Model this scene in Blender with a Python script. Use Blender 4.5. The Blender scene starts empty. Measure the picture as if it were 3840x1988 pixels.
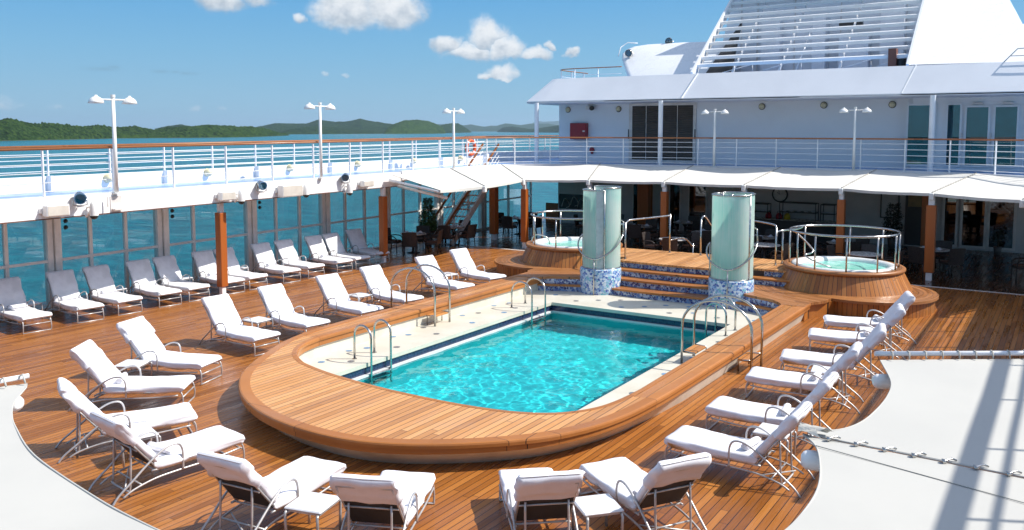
import bpy, bmesh, math, random
from mathutils import Vector, Matrix, noise
random.seed(7)
R = math.radians
sc = bpy.context.scene
col = sc.collection
# ---------------------------------------------------------------- camera
CAMZ = 4.7
cd = bpy.data.cameras.new('camera'); cam = bpy.data.objects.new('camera', cd); col.objects.link(cam)
cam.location = (0, 0, CAMZ)
cam.rotation_euler = (R(90-4.962), 0, R(32.849))
cd.sensor_width = 36; cd.lens = 36*3248/3840
cd.shift_y = -223/3840
cd.clip_start = 0.1; cd.clip_end = 90000
sc.camera = cam
# ---------------------------------------------------------------- sun + exposure
SUN = Vector((0.78, 0.50, 1.0)).normalized()
sl = bpy.data.lights.new('sun', 'SUN'); sl.energy = 4.9; sl.angle = R(0.5); sl.color = (1.0, 0.955, 0.88)
sl.cycles.is_caustics_light = True
so = bpy.data.objects.new('sun', sl); col.objects.link(so)
so.rotation_euler = SUN.to_track_quat('Z', 'Y').to_euler(); so.location = (20, 10, 40)
sc.view_settings.view_transform = 'Standard'; sc.view_settings.look = 'None'
sc.view_settings.exposure = 0.27; sc.view_settings.gamma = 1.0
# ---------------------------------------------------------------- node helpers
class NT:
    def __init__(s, nt): s.nt = nt
    def n(s, typ, **kw):
        nd = s.nt.nodes.new(typ)
        for k, v in kw.items():
            if k.startswith('i_'):
                key = k[2:]
                key = int(key) if key.isdigit() else key.replace('_', ' ')
                s.set(nd.inputs[key], v)
            else: setattr(nd, k, v)
        return nd
    def set(s, sock, v):
        if isinstance(v, bpy.types.NodeSocket): s.nt.links.new(v, sock)
        elif isinstance(v, bpy.types.Node): s.nt.links.new(v.outputs[0], sock)
        else:
            if isinstance(v, (tuple, list)) and len(v) == 3 and sock.type == 'RGBA': v = (*v, 1)
            sock.default_value = v
    def m(s, op, a, b=0.0, c=None, clamp=False):
        nd = s.nt.nodes.new('ShaderNodeMath'); nd.operation = op; nd.use_clamp = clamp
        s.set(nd.inputs[0], a)
        if b is not None: s.set(nd.inputs[1], b)
        if c is not None: s.set(nd.inputs[2], c)
        return nd.outputs[0]
    def mix(s, f, a, b, mode='MIX'):
        nd = s.nt.nodes.new('ShaderNodeMix'); nd.data_type = 'RGBA'; nd.blend_type = mode
        s.set(nd.inputs[0], f); s.set(nd.inputs[6], a); s.set(nd.inputs[7], b)
        return nd.outputs[2]
    def rng(s, v, a, b, c=0.0, d=1.0, t='SMOOTHSTEP'):
        nd = s.nt.nodes.new('ShaderNodeMapRange'); nd.interpolation_type = t
        s.set(nd.inputs[0], v)
        for i, q in enumerate((a, b, c, d)): s.set(nd.inputs[i+1], q)
        return nd.outputs[0]
    def noise(s, vec, scale, detail=3.0, rough=0.55, dist=0.0):
        nd = s.nt.nodes.new('ShaderNodeTexNoise')
        s.set(nd.inputs['Vector'], vec); nd.inputs['Scale'].default_value = scale
        nd.inputs['Detail'].default_value = detail; nd.inputs['Roughness'].default_value = rough
        nd.inputs['Distortion'].default_value = dist
        return nd.outputs[0]
    def comb(s, x, y, z=0.0):
        nd = s.nt.nodes.new('ShaderNodeCombineXYZ')
        for i, v in enumerate((x, y, z)): s.set(nd.inputs[i], v)
        return nd.outputs[0]
    def scale(s, v, k):
        nd = s.nt.nodes.new('ShaderNodeVectorMath'); nd.operation = 'MULTIPLY'
        s.set(nd.inputs[0], v); nd.inputs[1].default_value = k
        return nd.outputs[0]
# ---------------------------------------------------------------- world
WS = 0.13
wd = bpy.data.worlds.new('World'); sc.world = wd; wd.use_nodes = True
N = NT(wd.node_tree); wd.node_tree.nodes.clear()
sky = N.n('ShaderNodeTexSky'); sky.sky_type = 'NISHITA'; sky.sun_disc = False
sky.sun_elevation = math.asin(SUN.z); sky.sun_rotation = math.atan2(SUN.x, SUN.y)
sky.altitude = 20; sky.air_density = 1.0; sky.dust_density = 0.6; sky.ozone_density = 2.4
tc = N.n('ShaderNodeTexCoord')
sx = N.n('ShaderNodeSeparateXYZ', i_0=tc.outputs['Generated'])
az = N.m('MULTIPLY', N.m('ARCTAN2', sx.outputs[0], sx.outputs[1]), 57.29578)
el = N.m('MULTIPLY', N.m('ARCSINE', sx.outputs[2]), 57.29578)
# a soft domain warp so every cloud gets a billowy outline
wv = N.comb(az, el, 0.0)
n1 = N.n('ShaderNodeTexNoise'); N.set(n1.inputs['Vector'], wv); n1.inputs['Scale'].default_value = 0.75
n1.inputs['Detail'].default_value = 5; n1.inputs['Roughness'].default_value = 0.50
sc1 = N.n('ShaderNodeSeparateColor', i_0=n1.outputs['Color'])
azw = N.m('ADD', az, N.m('MULTIPLY', N.m('SUBTRACT', sc1.outputs[0], 0.5), 1.7))
elw = N.m('ADD', el, N.m('MULTIPLY', N.m('SUBTRACT', sc1.outputs[1], 0.5), 1.25))
# az, el, half width, height above, depth below, strength
CL = [(-43.4, 7.6, 2.8, 2.6, 1.6, 1), (-40.7, 7.6, 2.7, 2.4, 1.5, 1), (-42.2, 9.8, 3.2, 2.0, 2.0, 1), (-46.4, 7.0, .55, .55, .4, .75),
      (-34.5, 6.0, 1.55, 1.75, 1.3, 1), (-37.1, 5.5, 1.5, .85, .75, 1), (-33.2, 5.1, 1.6, 1.2, .7, 1), (-35.6, 5.0, 2.2, .8, .6, 1), (-31.3, 4.85, 1.35, .8, .45, 1), (-30.3, 5.5, .4, .4, .3, .9),
      (-33.6, 3.45, 1.35, 1.0, .22, 1), (-34.6, 3.4, .8, .45, .18, .9), (-28.9, 4.95, .62, .4, .28, .9),
      (-51.3, 8.2, 2.0, 1.5, 1.15, 1), (-49.0, 8.3, 1.3, 1.0, .8, .8),
      (-44.9, 3.55, .4, .28, .2, .5), (-43.75, 3.45, .38, .25, .18, .5), (-52.9, 1.35, .45, .25, .2, .4), (-51.3, 1.3, .3, .18, .15, .3), (-63.2, 1.6, 1.4, .5, .3, .35), (-60.6, 1.25, .6, .3, .2, .3)]
field = None; shade = None
for (a0, e0, wd_, up, dn, st) in CL:
    dx = N.m('DIVIDE', N.m('SUBTRACT', azw, a0), wd_)
    de = N.m('SUBTRACT', elw, e0)
    dy = N.m('MAXIMUM', N.m('DIVIDE', de, up), N.m('DIVIDE', de, -dn))
    r2 = N.m('ADD', N.m('MULTIPLY', dx, dx), N.m('MULTIPLY', dy, dy))
    f = N.m('MULTIPLY', N.m('SUBTRACT', 1.0, r2), st)
    sh = N.m('ADD', N.m('DIVIDE', de, up), 0.25)
    if field is None: field, shade = f, sh
    else:
        gt = N.m('GREATER_THAN', f, field)
        shade = N.m('ADD', N.m('MULTIPLY', gt, sh), N.m('MULTIPLY', N.m('SUBTRACT', 1.0, gt), shade))
        field = N.m('MAXIMUM', f, field)
dens = N.rng(N.m('ADD', field, N.m('MULTIPLY', N.m('SUBTRACT', N.noise(N.comb(az, el, 7.0), 2.4, 6, 0.62), 0.5), 0.55)), -0.04, 0.95, t='SMOOTHERSTEP')
bill = N.noise(N.comb(az, N.m('MULTIPLY', el, 1.25), 3.0), 1.1, 5, 0.55)
shn = N.m('ADD', shade, N.m('MULTIPLY', N.m('SUBTRACT', bill, 0.5), 2.0))
ccol = N.mix(N.rng(shn, -0.6, 0.9), (0.36/WS, 0.43/WS, 0.51/WS), (0.76/WS, 0.78/WS, 0.80/WS))
# the thin grey streaks low in the sky
st_ = None
for (a0, e0, w_, h_) in [(-58.0, 3.62, .8, .12), (-57.4, 3.75, .4, .1), (-54.8, 3.56, .5, .1), (-53.9, 3.55, .3, .08), (-53.2, 3.48, .4, .09)]:
    f = N.m('EXPONENT', N.m('MULTIPLY', N.m('ADD', N.m('POWER', N.m('DIVIDE', N.m('SUBTRACT', azw, a0), w_), 2.0), N.m('POWER', N.m('DIVIDE', N.m('SUBTRACT', el, e0), h_), 2.0)), -1.0))
    st_ = f if st_ is None else N.m('MAXIMUM', st_, f)
hs = N.n('ShaderNodeHueSaturation', i_1=0.62, i_2=1.0); N.set(hs.inputs['Color'], sky)
SKYK = 1.4
cr = N.n('ShaderNodeValToRGB'); N.set(cr.inputs[0], N.m('DIVIDE', el, 30.0, clamp=True)); e_ = cr.color_ramp.elements
e_[0].position = 0.0; e_[0].color = (0.27, 0.53, 0.71, 1); e_[1].position = 1.0; e_[1].color = (0.06, 0.22, 0.58, 1)
for ps, cl_ in ((0.08, (0.225, 0.50, 0.73)), (0.17, (0.16, 0.46, 0.745)), (0.29, (0.080, 0.385, 0.75))): q_ = e_.new(ps); q_.color = (*cl_, 1)
skyc = N.n('ShaderNodeVectorMath', operation='SCALE'); N.set(skyc.inputs[0], hs.outputs[0]); skyc.inputs['Scale'].default_value = SKYK
grd = N.n('ShaderNodeVectorMath', operation='SCALE'); N.set(grd.inputs[0], cr.outputs[0]); grd.inputs['Scale'].default_value = 0.79/WS
b0 = N.mix(N.rng(el, 14.0, 40.0, 0.92, 0.0), skyc.outputs[0], grd.outputs[0])
base = N.mix(N.m('MULTIPLY', st_, 0.5), b0, (0.17/WS, 0.31/WS, 0.44/WS))
fin = N.mix(N.m('MULTIPLY', dens, 0.97), base, ccol)
bg = N.n('ShaderNodeBackground', i_0=fin, i_1=WS)
wo = N.n('ShaderNodeOutputWorld'); wd.node_tree.links.new(bg.outputs[0], wo.inputs[0])
wd.cycles.sampling_method = 'MANUAL'; wd.cycles.sample_map_resolution = 512
cy = sc.cycles
cy.max_bounces = 8; cy.diffuse_bounces = 3; cy.glossy_bounces = 3; cy.transmission_bounces = 6; cy.transparent_max_bounces = 12
cy.caustics_reflective = False; cy.caustics_refractive = True; cy.sample_clamp_indirect = 4
try:
    cy.use_denoising = True; cy.denoiser = 'OPENIMAGEDENOISE'; cy.denoising_input_passes = 'RGB_ALBEDO_NORMAL'
except Exception: pass

# ---------------------------------------------------------------- materials
MATS = {}
def newmat(name):
    m = bpy.data.materials.new(name); m.use_nodes = True
    n = NT(m.node_tree); p = m.node_tree.nodes['Principled BSDF']
    return m, n, p
def bump(n, p, h, strength=0.3, dist=0.01):
    b = n.n('ShaderNodeBump'); b.inputs['Strength'].default_value = strength; b.inputs['Distance'].default_value = dist
    n.set(b.inputs['Height'], h); n.set(p.inputs['Normal'], b.outputs[0])
def plain(name, c, rough=0.5, metal=0.0, var=0.08, vscale=3.0, spec=0.5, bmp=0.0, coat=0.0, bscale=60):
    m, n, p = newmat(name)
    tcn = n.n('ShaderNodeTexCoord')
    nz = n.noise(tcn.outputs['Object'], vscale, 5, 0.6)
    c2 = tuple(max(0, x*(1-var*2.2)) for x in c); c1 = tuple(min(1, x*(1+var)) for x in c)
    n.set(p.inputs['Base Color'], n.mix(n.rng(nz, 0.35, 0.65), c2, c1))
    n.set(p.inputs['Roughness'], n.rng(nz, 0.3, 0.7, max(0.03, rough-0.08), min(1, rough+0.1)))
    p.inputs['Metallic'].default_value = metal
    p.inputs['Specular IOR Level'].default_value = spec
    p.inputs['Coat Weight'].default_value = coat
    if bmp: bump(n, p, n.noise(tcn.outputs['Object'], bscale, 3), bmp, 0.004)
    MATS[name] = m; return m
def teak(name, tones, width=0.11, length=2.6, mode='x', rough=0.38, line=0.05, streak=0.0, R0=1.6, spec=0.5):
    """planked teak: mode x = planks running along Y, ang = vertical staves round Z, rad = rings"""
    m, n, p = newmat(name)
    tcn = n.n('ShaderNodeTexCoord'); o = tcn.outputs['Object']
    s = n.n('ShaderNodeSeparateXYZ', i_0=o)
    X, Y, Z = s.outputs
    if mode == 'x': u, v = X, Y
    elif mode == 'y': u, v = Y, X
    elif mode == 'ang': u, v = n.m('MULTIPLY', n.m('ARCTAN2', Y, X), R0), Z
    else:
        u = n.m('SQRT', n.m('ADD', n.m('MULTIPLY', X, X), n.m('MULTIPLY', Y, Y)), None); v = n.m('MULTIPLY', n.m('ARCTAN2', Y, X), R0)
    us = n.m('DIVIDE', u, width); ui = n.m('FLOOR', us, None); uf = n.m('SUBTRACT', us, ui)
    wn = n.n('ShaderNodeTexWhiteNoise'); wn.noise_dimensions = '1D'; n.set(wn.inputs['W'], ui)
    vs = n.m('DIVIDE', n.m('ADD', v, n.m('MULTIPLY', wn.outputs[0], 37.0)), length); vi = n.m('FLOOR', vs, None); vf = n.m('SUBTRACT', vs, vi)
    wn2 = n.n('ShaderNodeTexWhiteNoise'); wn2.noise_dimensions = '2D'; n.set(wn2.inputs['Vector'], n.comb(ui, vi))
    rnd = wn2.outputs[0]
    grain = n.noise(n.comb(n.m('MULTIPLY', us, 6.0), n.m('MULTIPLY', v, 1.6), rnd), 1.0, 5, 0.62, 0.6)
    big = n.noise(o, 0.55, 4, 0.55)
    t = n.m('ADD', n.m('MULTIPLY', rnd, 0.50), n.m('ADD', n.m('MULTIPLY', grain, 0.62), n.m('MULTIPLY', big, 0.35)))
    cr = n.n('ShaderNodeValToRGB'); n.set(cr.inputs[0], n.m('SUBTRACT', t, 0.28))
    els = cr.color_ramp.elements
    els[0].position = 0.05; els[0].color = (*tones[0], 1); els[1].position = 0.95; els[1].color = (*tones[2], 1)
    e = els.new(0.48); e.color = (*tones[1], 1)
    du = n.m('MINIMUM', uf, n.m('SUBTRACT', 1.0, uf))
    ln = n.rng(du, line*0.4, line*1.25)
    dv = n.m('MULTIPLY', n.m('MINIMUM', vf, n.m('SUBTRACT', 1.0, vf)), length/width)
    ln2 = n.rng(dv, line*0.3, line*0.9)
    lm = n.m('MULTIPLY', ln, ln2) if line > 0 else n.m('ADD', 1.0, 0.0)
    wear = n.m('MULTIPLY', n.rng(n.noise(o, 0.9, 6, 0.7), 0.52, 0.72), 0.22)
    wood = n.mix(wear, cr.outputs[0], tuple(0.25*tones[1][0]+0.45*q_ for q_ in tones[1]))
    n.set(p.inputs['Base Color'], n.mix(lm, (0.018, 0.012, 0.010), wood))
    rg = n.noise(n.comb(n.m('MULTIPLY', us, 0.7), n.m('MULTIPLY', v, 0.5), 0.0), 1.3, 4)
    n.set(p.inputs['Roughness'], n.rng(rg, 0.3, 0.7, max(0.08, rough-0.14), rough+0.14))
    p.inputs['Specular IOR Level'].default_value = spec
    bump(n, p, n.m('ADD', n.m('MULTIPLY', lm, 1.0), n.m('MULTIPLY', grain, 0.25)), 0.10, 0.004)
    MATS[name] = m; return m
M = MATS
T1 = [(0.170, 0.055, 0.011), (0.345, 0.122, 0.024), (0.500, 0.205, 0.048)]
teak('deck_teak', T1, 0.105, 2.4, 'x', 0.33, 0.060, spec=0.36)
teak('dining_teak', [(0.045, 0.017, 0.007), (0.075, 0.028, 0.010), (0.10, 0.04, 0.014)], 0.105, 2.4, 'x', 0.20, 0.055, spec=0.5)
teak('platform_teak', [(0.36, 0.150, 0.045), (0.60, 0.285, 0.100), (0.74, 0.41, 0.175)], 0.118, 9.0, 'x', 0.42, 0.055, spec=0.35)
teak('trim_teak', [(0.27, 0.098, 0.024), (0.39, 0.148, 0.038), (0.49, 0.20, 0.058)], 3.1, 2.2, 'x', 0.40, 0.002, spec=0.35)
teak('coaming_teak', [(0.36, 0.135, 0.030), (0.52, 0.215, 0.055), (0.62, 0.29, 0.09)], 0.18, 2.9, 'x', 0.36, 0.035)
teak('stave_teak', [(0.22, 0.070, 0.014), (0.40, 0.145, 0.030), (0.56, 0.235, 0.058)], 0.12, 5.0, 'ang', 0.36, 0.06, R0=1.75)
teak('ring_teak', [(0.22, 0.085, 0.026), (0.36, 0.145, 0.045), (0.47, 0.21, 0.072)], 0.115, 2.0, 'rad', 0.36, 0.05, R0=1.75)
teak('column_teak', [(0.38, 0.098, 0.016), (0.45, 0.125, 0.022), (0.52, 0.15, 0.030)], 1.3, 4.0, 'x', 0.36, 0.0)
teak('handrail_teak', [(0.24, 0.080, 0.024), (0.33, 0.12, 0.036), (0.42, 0.165, 0.052)], 2.5, 3.3, 'x', 0.34, 0.0)
plain('white_paint', (0.80, 0.81, 0.84), 0.42, var=0.015, vscale=0.5)
plain('white_gloss', (0.86, 0.86, 0.86), 0.28, var=0.008, vscale=1.5)
plain('cream_paint', (0.66, 0.63, 0.54), 0.5, var=0.06, vscale=1.4)
plain('frame_paint', (0.72, 0.67, 0.63), 0.45, var=0.05)
plain('mullion_bounce_paint', (0.86, 0.80, 0.74), 0.45, var=0.04)  # brighter and warmer than the frames: bounced light put into the colour
plain('deck_blue', (0.30, 0.46, 0.78), 0.35, var=0.10, vscale=0.8)
plain('lower_ceiling', (0.70, 0.68, 0.66), 0.6)
plain('brown_edge', (0.16, 0.055, 0.025), 0.5)
plain('steel', (0.50, 0.49, 0.47), 0.20, metal=1.0, var=0.04, vscale=9)
plain('satin_tube', (0.56, 0.54, 0.53), 0.42, metal=0.55, var=0.06, vscale=7)
plain('towelling', (0.80, 0.79, 0.83), 0.95, var=0.02, vscale=5, spec=0.15, bmp=0.35, bscale=180)
plain('old_canvas', (0.82, 0.81, 0.83), 0.95, var=0.045, vscale=3.2, spec=0.15, bmp=0.3, bscale=150)
plain('sling', (0.028, 0.026, 0.026), 0.7, var=0.1)
plain('table_plastic', (0.74, 0.74, 0.76), 0.4, var=0.03)
plain("awning_cloth", (0.70, 0.68, 0.63), 0.75, var=0.02, vscale=1.4, spec=0.2)
plain("sail_cloth", (0.51, 0.50, 0.465), 0.75, var=0.012, vscale=1.1, spec=0.25)
plain('sail_seam', (0.40, 0.38, 0.34), 0.8)
plain('beige_box', (0.62, 0.57, 0.50), 0.5, var=0.04)
plain('lamp_white', (0.84, 0.83, 0.80), 0.35, var=0.02)
plain('lamp_globe', (0.72, 0.64, 0.42), 0.3, var=0.05, vscale=12)
plain('dark_metal', (0.035, 0.035, 0.035), 0.4, metal=0.3)
plain('lifebuoy_orange', (0.75, 0.11, 0.025), 0.5, var=0.05)
plain('fire_red', (0.33, 0.012, 0.022), 0.35, var=0.05)
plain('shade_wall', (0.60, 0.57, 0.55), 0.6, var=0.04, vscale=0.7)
plain('wicker', (0.050, 0.036, 0.030), 0.55, var=0.25, vscale=30, bmp=0.5, bscale=160)
plain('cushion', (0.17, 0.085, 0.055), 0.9, var=0.1)
plain('stone_top', (0.42, 0.38, 0.33), 0.28, var=0.10, vscale=8)
plain('pale_top', (0.55, 0.54, 0.52), 0.25, var=0.05, vscale=8)
plain('napkin', (0.75, 0.75, 0.80), 0.9)
plain('bark', (0.06, 0.04, 0.025), 0.8)
plain('pot', (0.10, 0.09, 0.085), 0.5)
plain('shrub_leaf', (0.050, 0.12, 0.028), 0.5, var=0.35, vscale=9)
plain('dark_leaf', (0.012, 0.020, 0.010), 0.6, var=0.3, vscale=9)
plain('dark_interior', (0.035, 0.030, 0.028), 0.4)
plain('louvre_brown', (0.085, 0.068, 0.055), 0.6)
plain('amber_glow_paint', (0.26, 0.17, 0.07), 0.5, var=0.2, vscale=2)  # amber light of the rooms painted as a flat colour
plain('clock_face', (0.62, 0.60, 0.56), 0.5)
plain('rust_brown', (0.20, 0.075, 0.05), 0.6)
plain('yellow_tag', (0.6, 0.45, 0.03), 0.5)
plain('pool_lip', (0.74, 0.75, 0.74), 0.35, var=0.04)
plain('spa_shell', (0.78, 0.78, 0.76), 0.25, var=0.02)
# glass
def glassmat(name, tint, k=0.1, rough=0.0, op=0.0, opc=(0.5, 0.6, 0.6), mirror=1.0):
    m, n, p = newmat(name); nt = m.node_tree; nt.nodes.remove(p)
    tr = n.n('ShaderNodeBsdfTransparent', i_0=tint)
    gl = n.n('ShaderNodeBsdfGlossy', i_0=(0.9, 0.95, 0.97)); gl.inputs['Roughness'].default_value = rough
    fr = n.n('ShaderNodeLayerWeight', i_0=0.5)
    f = n.m('ADD', n.m('MULTIPLY', n.m('POWER', fr.outputs['Facing'], 4.5), mirror), k, clamp=True)
    mx = n.n('ShaderNodeMixShader', i_0=f, i_1=tr.outputs[0], i_2=gl.outputs[0]); out = mx.outputs[0]
    if op:
        tcn = n.n('ShaderNodeTexCoord')
        df = n.n('ShaderNodeBsdfDiffuse', i_0=opc)
        f2 = n.m('MULTIPLY', n.rng(n.noise(tcn.outputs['Object'], 1.2, 5), 0.35, 0.75), op)
        mx2 = n.n('ShaderNodeMixShader', i_0=f2, i_1=out, i_2=df.outputs[0]); out = mx2.outputs[0]
    nt.links.new(out, nt.nodes['Material Output'].inputs[0]); M[name] = m; return m
glassmat('screen_glass', (0.84, 0.93, 0.94), 0.045, 0.0, 0.10, (0.45, 0.55, 0.55))
glassmat('door_glass', (0.45, 0.78, 0.82), 0.09, 0.01)
plain('backing_teal', (0.006, 0.075, 0.095), 0.5, var=0.25, vscale=1.2)
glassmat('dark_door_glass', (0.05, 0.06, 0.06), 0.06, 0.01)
# frosted shower glass
m, n, p = newmat('frosted_glass'); tcn = n.n('ShaderNodeTexCoord')
sx_ = n.n('ShaderNodeSeparateXYZ', i_0=tcn.outputs['Object'])
ang = n.m('ARCTAN2', sx_.outputs[1], sx_.outputs[0])
strk = n.noise(n.comb(n.m('MULTIPLY', ang, 5.0), n.m('MULTIPLY', sx_.outputs[2], 0.25), 0.0), 3.0, 5, 0.6)
clr = n.noise(tcn.outputs['Object'], 1.1, 3)
ba = n.mix(n.rng(clr, 0.35, 0.65), (0.54, 0.80, 0.73), (0.78, 0.86, 0.82))
ba = n.mix(n.m('MULTIPLY', n.rng(strk, 0.42, 0.65), 0.65), ba, (0.84, 0.88, 0.84))
n.set(p.inputs['Base Color'], ba)
p.inputs['Roughness'].default_value = 0.30; p.inputs['Specular IOR Level'].default_value = 0.6
trl = n.n('ShaderNodeBsdfTranslucent'); n.set(trl.inputs[0], ba)
mx0 = n.n('ShaderNodeMixShader', i_0=0.45, i_1=p.outputs[0], i_2=trl.outputs[0]); tp_ = n.n('ShaderNodeBsdfTransparent', i_0=(0.75, 0.95, 0.9)); mx = n.n('ShaderNodeMixShader', i_0=0.16, i_1=mx0.outputs[0], i_2=tp_.outputs[0])
m.node_tree.links.new(mx.outputs[0], m.node_tree.nodes['Material Output'].inputs[0]); M['frosted_glass'] = m
# blue mosaic
def mosaic(name, scale, pal, grout):
    m, n, p = newmat(name); tcn = n.n('ShaderNodeTexCoord')
    v = n.n('ShaderNodeTexVoronoi'); v.inputs['Scale'].default_value = scale; n.set(v.inputs['Vector'], tcn.outputs['Object'])
    s_ = n.n('ShaderNodeSeparateColor', i_0=v.outputs['Color'])
    cr = n.n('ShaderNodeValToRGB'); n.set(cr.inputs[0], s_.outputs[0]); cr.color_ramp.interpolation = 'CONSTANT'
    els = cr.color_ramp.elements; els[0].color = (*pal[0], 1); els[1].position = 1/len(pal); els[1].color = (*pal[1], 1)
    for i, c in enumerate(pal[2:]):
        e_ = els.new((i+2)/len(pal)); e_.color = (*c, 1)
    v2 = n.n('ShaderNodeTexVoronoi'); v2.feature = 'DISTANCE_TO_EDGE'; v2.inputs['Scale'].default_value = scale; n.set(v2.inputs['Vector'], tcn.outputs['Object'])
    n.set(p.inputs['Base Color'], n.mix(n.rng(v2.outputs[0], 0.02, 0.07), grout, cr.outputs[0]))
    p.inputs['Roughness'].default_value = 0.18; p.inputs['Specular IOR Level'].default_value = 0.5
    M[name] = m
mosaic('step_mosaic', 17, [(0.012, 0.025, 0.16), (0.42, 0.50, 0.66), (0.03, 0.08, 0.34), (0.015, 0.035, 0.20), (0.55, 0.62, 0.72), (0.07, 0.16, 0.44), (0.18, 0.32, 0.58)], (0.35, 0.40, 0.5))
mosaic('tower_mosaic', 17, [(0.06, 0.12, 0.38), (0.60, 0.68, 0.76), (0.14, 0.42, 0.52), (0.26, 0.42, 0.68), (0.68, 0.74, 0.80), (0.42, 0.58, 0.74), (0.10, 0.22, 0.50)], (0.5, 0.55, 0.62))
# navy pool tile band with a small tile grid
m, n, p = newmat('navy_tile'); tcn = n.n('ShaderNodeTexCoord')
br = n.n('ShaderNodeTexBrick'); sx_ = n.n('ShaderNodeSeparateXYZ', i_0=tcn.outputs['Object'])
n.set(br.inputs['Vector'], n.comb(n.m('ADD', sx_.outputs[0], sx_.outputs[1]), sx_.outputs[2], 0))
br.offset = 0; br.inputs['Scale'].default_value = 1; br.inputs['Brick Width'].default_value = 0.05; br.inputs['Row Height'].default_value = 0.05
br.inputs['Mortar Size'].default_value = 0.003; br.inputs['Color1'].default_value = (0.010, 0.016, 0.055, 1); br.inputs['Color2'].default_value = (0.022, 0.035, 0.10, 1)
br.inputs['Mortar'].default_value = (0.05, 0.07, 0.12, 1); n.set(p.inputs['Base Color'], br.outputs[0]); p.inputs['Roughness'].default_value = 0.15; M['navy_tile'] = m
plain('pool_tile', (0.03, 0.74, 0.77), 0.5, var=0.05, vscale=0.8)
plain('spa_tile', (0.20, 0.62, 0.50), 0.5, var=0.05)
# pool surround: cream epoxy
m, n, p = newmat('surround'); tcn = n.n('ShaderNodeTexCoord')
nz = n.noise(tcn.outputs['Object'], 1.1, 6, 0.65)
n.set(p.inputs['Base Color'], n.mix(n.rng(nz, 0.3, 0.7), (0.60, 0.555, 0.45), (0.68, 0.645, 0.545))); p.inputs['Roughness'].default_value = 0.4
M['surround'] = m
plain('dot_blue', (0.16, 0.30, 0.48), 0.4, var=0.2, vscale=40)
plain('dot_steel', (0.34, 0.34, 0.34), 0.35, metal=0.6, var=0.2, vscale=40)
# pool water: real refraction, the sun's caustics are solved through it
def water(name, tint):
    m, n, p = newmat(name); nt = m.node_tree; nt.nodes.remove(p)
    rf = n.n('ShaderNodeBsdfRefraction', i_0=tint); rf.inputs['Roughness'].default_value = 0; rf.inputs['IOR'].default_value = 1.33
    gl = n.n('ShaderNodeBsdfGlossy'); gl.inputs['Roughness'].default_value = 0.03
    fr = n.n('ShaderNodeFresnel', i_0=1.33)
    mx = n.n('ShaderNodeMixShader', i_0=fr.outputs[0], i_1=rf.outputs[0], i_2=gl.outputs[0])
    nt.links.new(mx.outputs[0], nt.nodes['Material Output'].inputs[0]); M[name] = m
water('pool_water', (0.80, 0.99, 1.0)); water('spa_water', (0.85, 1.0, 0.97))
# sea
m, n, p = newmat('sea_water'); ge = n.n('ShaderNodeNewGeometry')
w1 = n.noise(n.scale(ge.outputs['Position'], (0.16, 0.30, 0.2)), 1.0, 5, 0.62)
w2 = n.noise(n.scale(ge.outputs['Position'], (0.9, 1.7, 1)), 1.0, 4, 0.6)
w3 = n.noise(n.scale(ge.outputs['Position'], (0.006, 0.012, 0.01)), 1.0, 3, 0.6)
cc = n.mix(n.rng(w1, 0.38, 0.66), (0.0, 0.080, 0.106), (0.004, 0.160, 0.186))
cc = n.mix(n.rng(w3, 0.35, 0.7, 0, 0.6), cc, (0.002, 0.155, 0.180))
n.set(p.inputs['Base Color'], cc); p.inputs['Roughness'].default_value = 0.25; p.inputs['Specular IOR Level'].default_value = 0.22
bump(n, p, n.m('ADD', w1, n.m('MULTIPLY', w2, 0.35)), 0.9, 0.9); M['sea_water'] = m
# forest on the islands
def forest(name, a, b, c, sc_=1.0):
    m, n, p = newmat(name); ge = n.n('ShaderNodeNewGeometry')
    big = n.noise(ge.outputs['Position'], 0.012*sc_, 4, 0.6); sm = n.noise(ge.outputs['Position'], 0.085*sc_, 5, 0.75)
    cl = n.mix(n.rng(big, 0.35, 0.65), a, b); cl = n.mix(n.rng(sm, 0.47, 0.62), cl, c); cl = n.mix(n.rng(sm, 0.50, 0.34), cl, tuple(x*.28 for x in a))
    # bare rock just above the water line
    s_ = n.n('ShaderNodeSeparateXYZ', i_0=ge.outputs['Position'])
    rk = n.m('MULTIPLY', n.rng(n.m('ADD', s_.outputs[2], n.m('MULTIPLY', sm, 3.0)), -14.6, -13.6, 1, 0), n.rng(big, 0.3, 0.5))
    n.set(p.inputs['Base Color'], n.mix(rk, cl, (0.20, 0.15, 0.11)))
    p.inputs['Roughness'].default_value = 0.9; p.inputs['Specular IOR Level'].default_value = 0.1
    bump(n, p, sm, 1.0, 16.0/sc_); M[name] = m
forest('forest_near', (0.018, 0.050, 0.010), (0.032, 0.078, 0.014), (0.062, 0.112, 0.020))
forest('forest_far', (0.015, 0.045, 0.013), (0.024, 0.060, 0.017), (0.040, 0.080, 0.022), 0.5)

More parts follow.
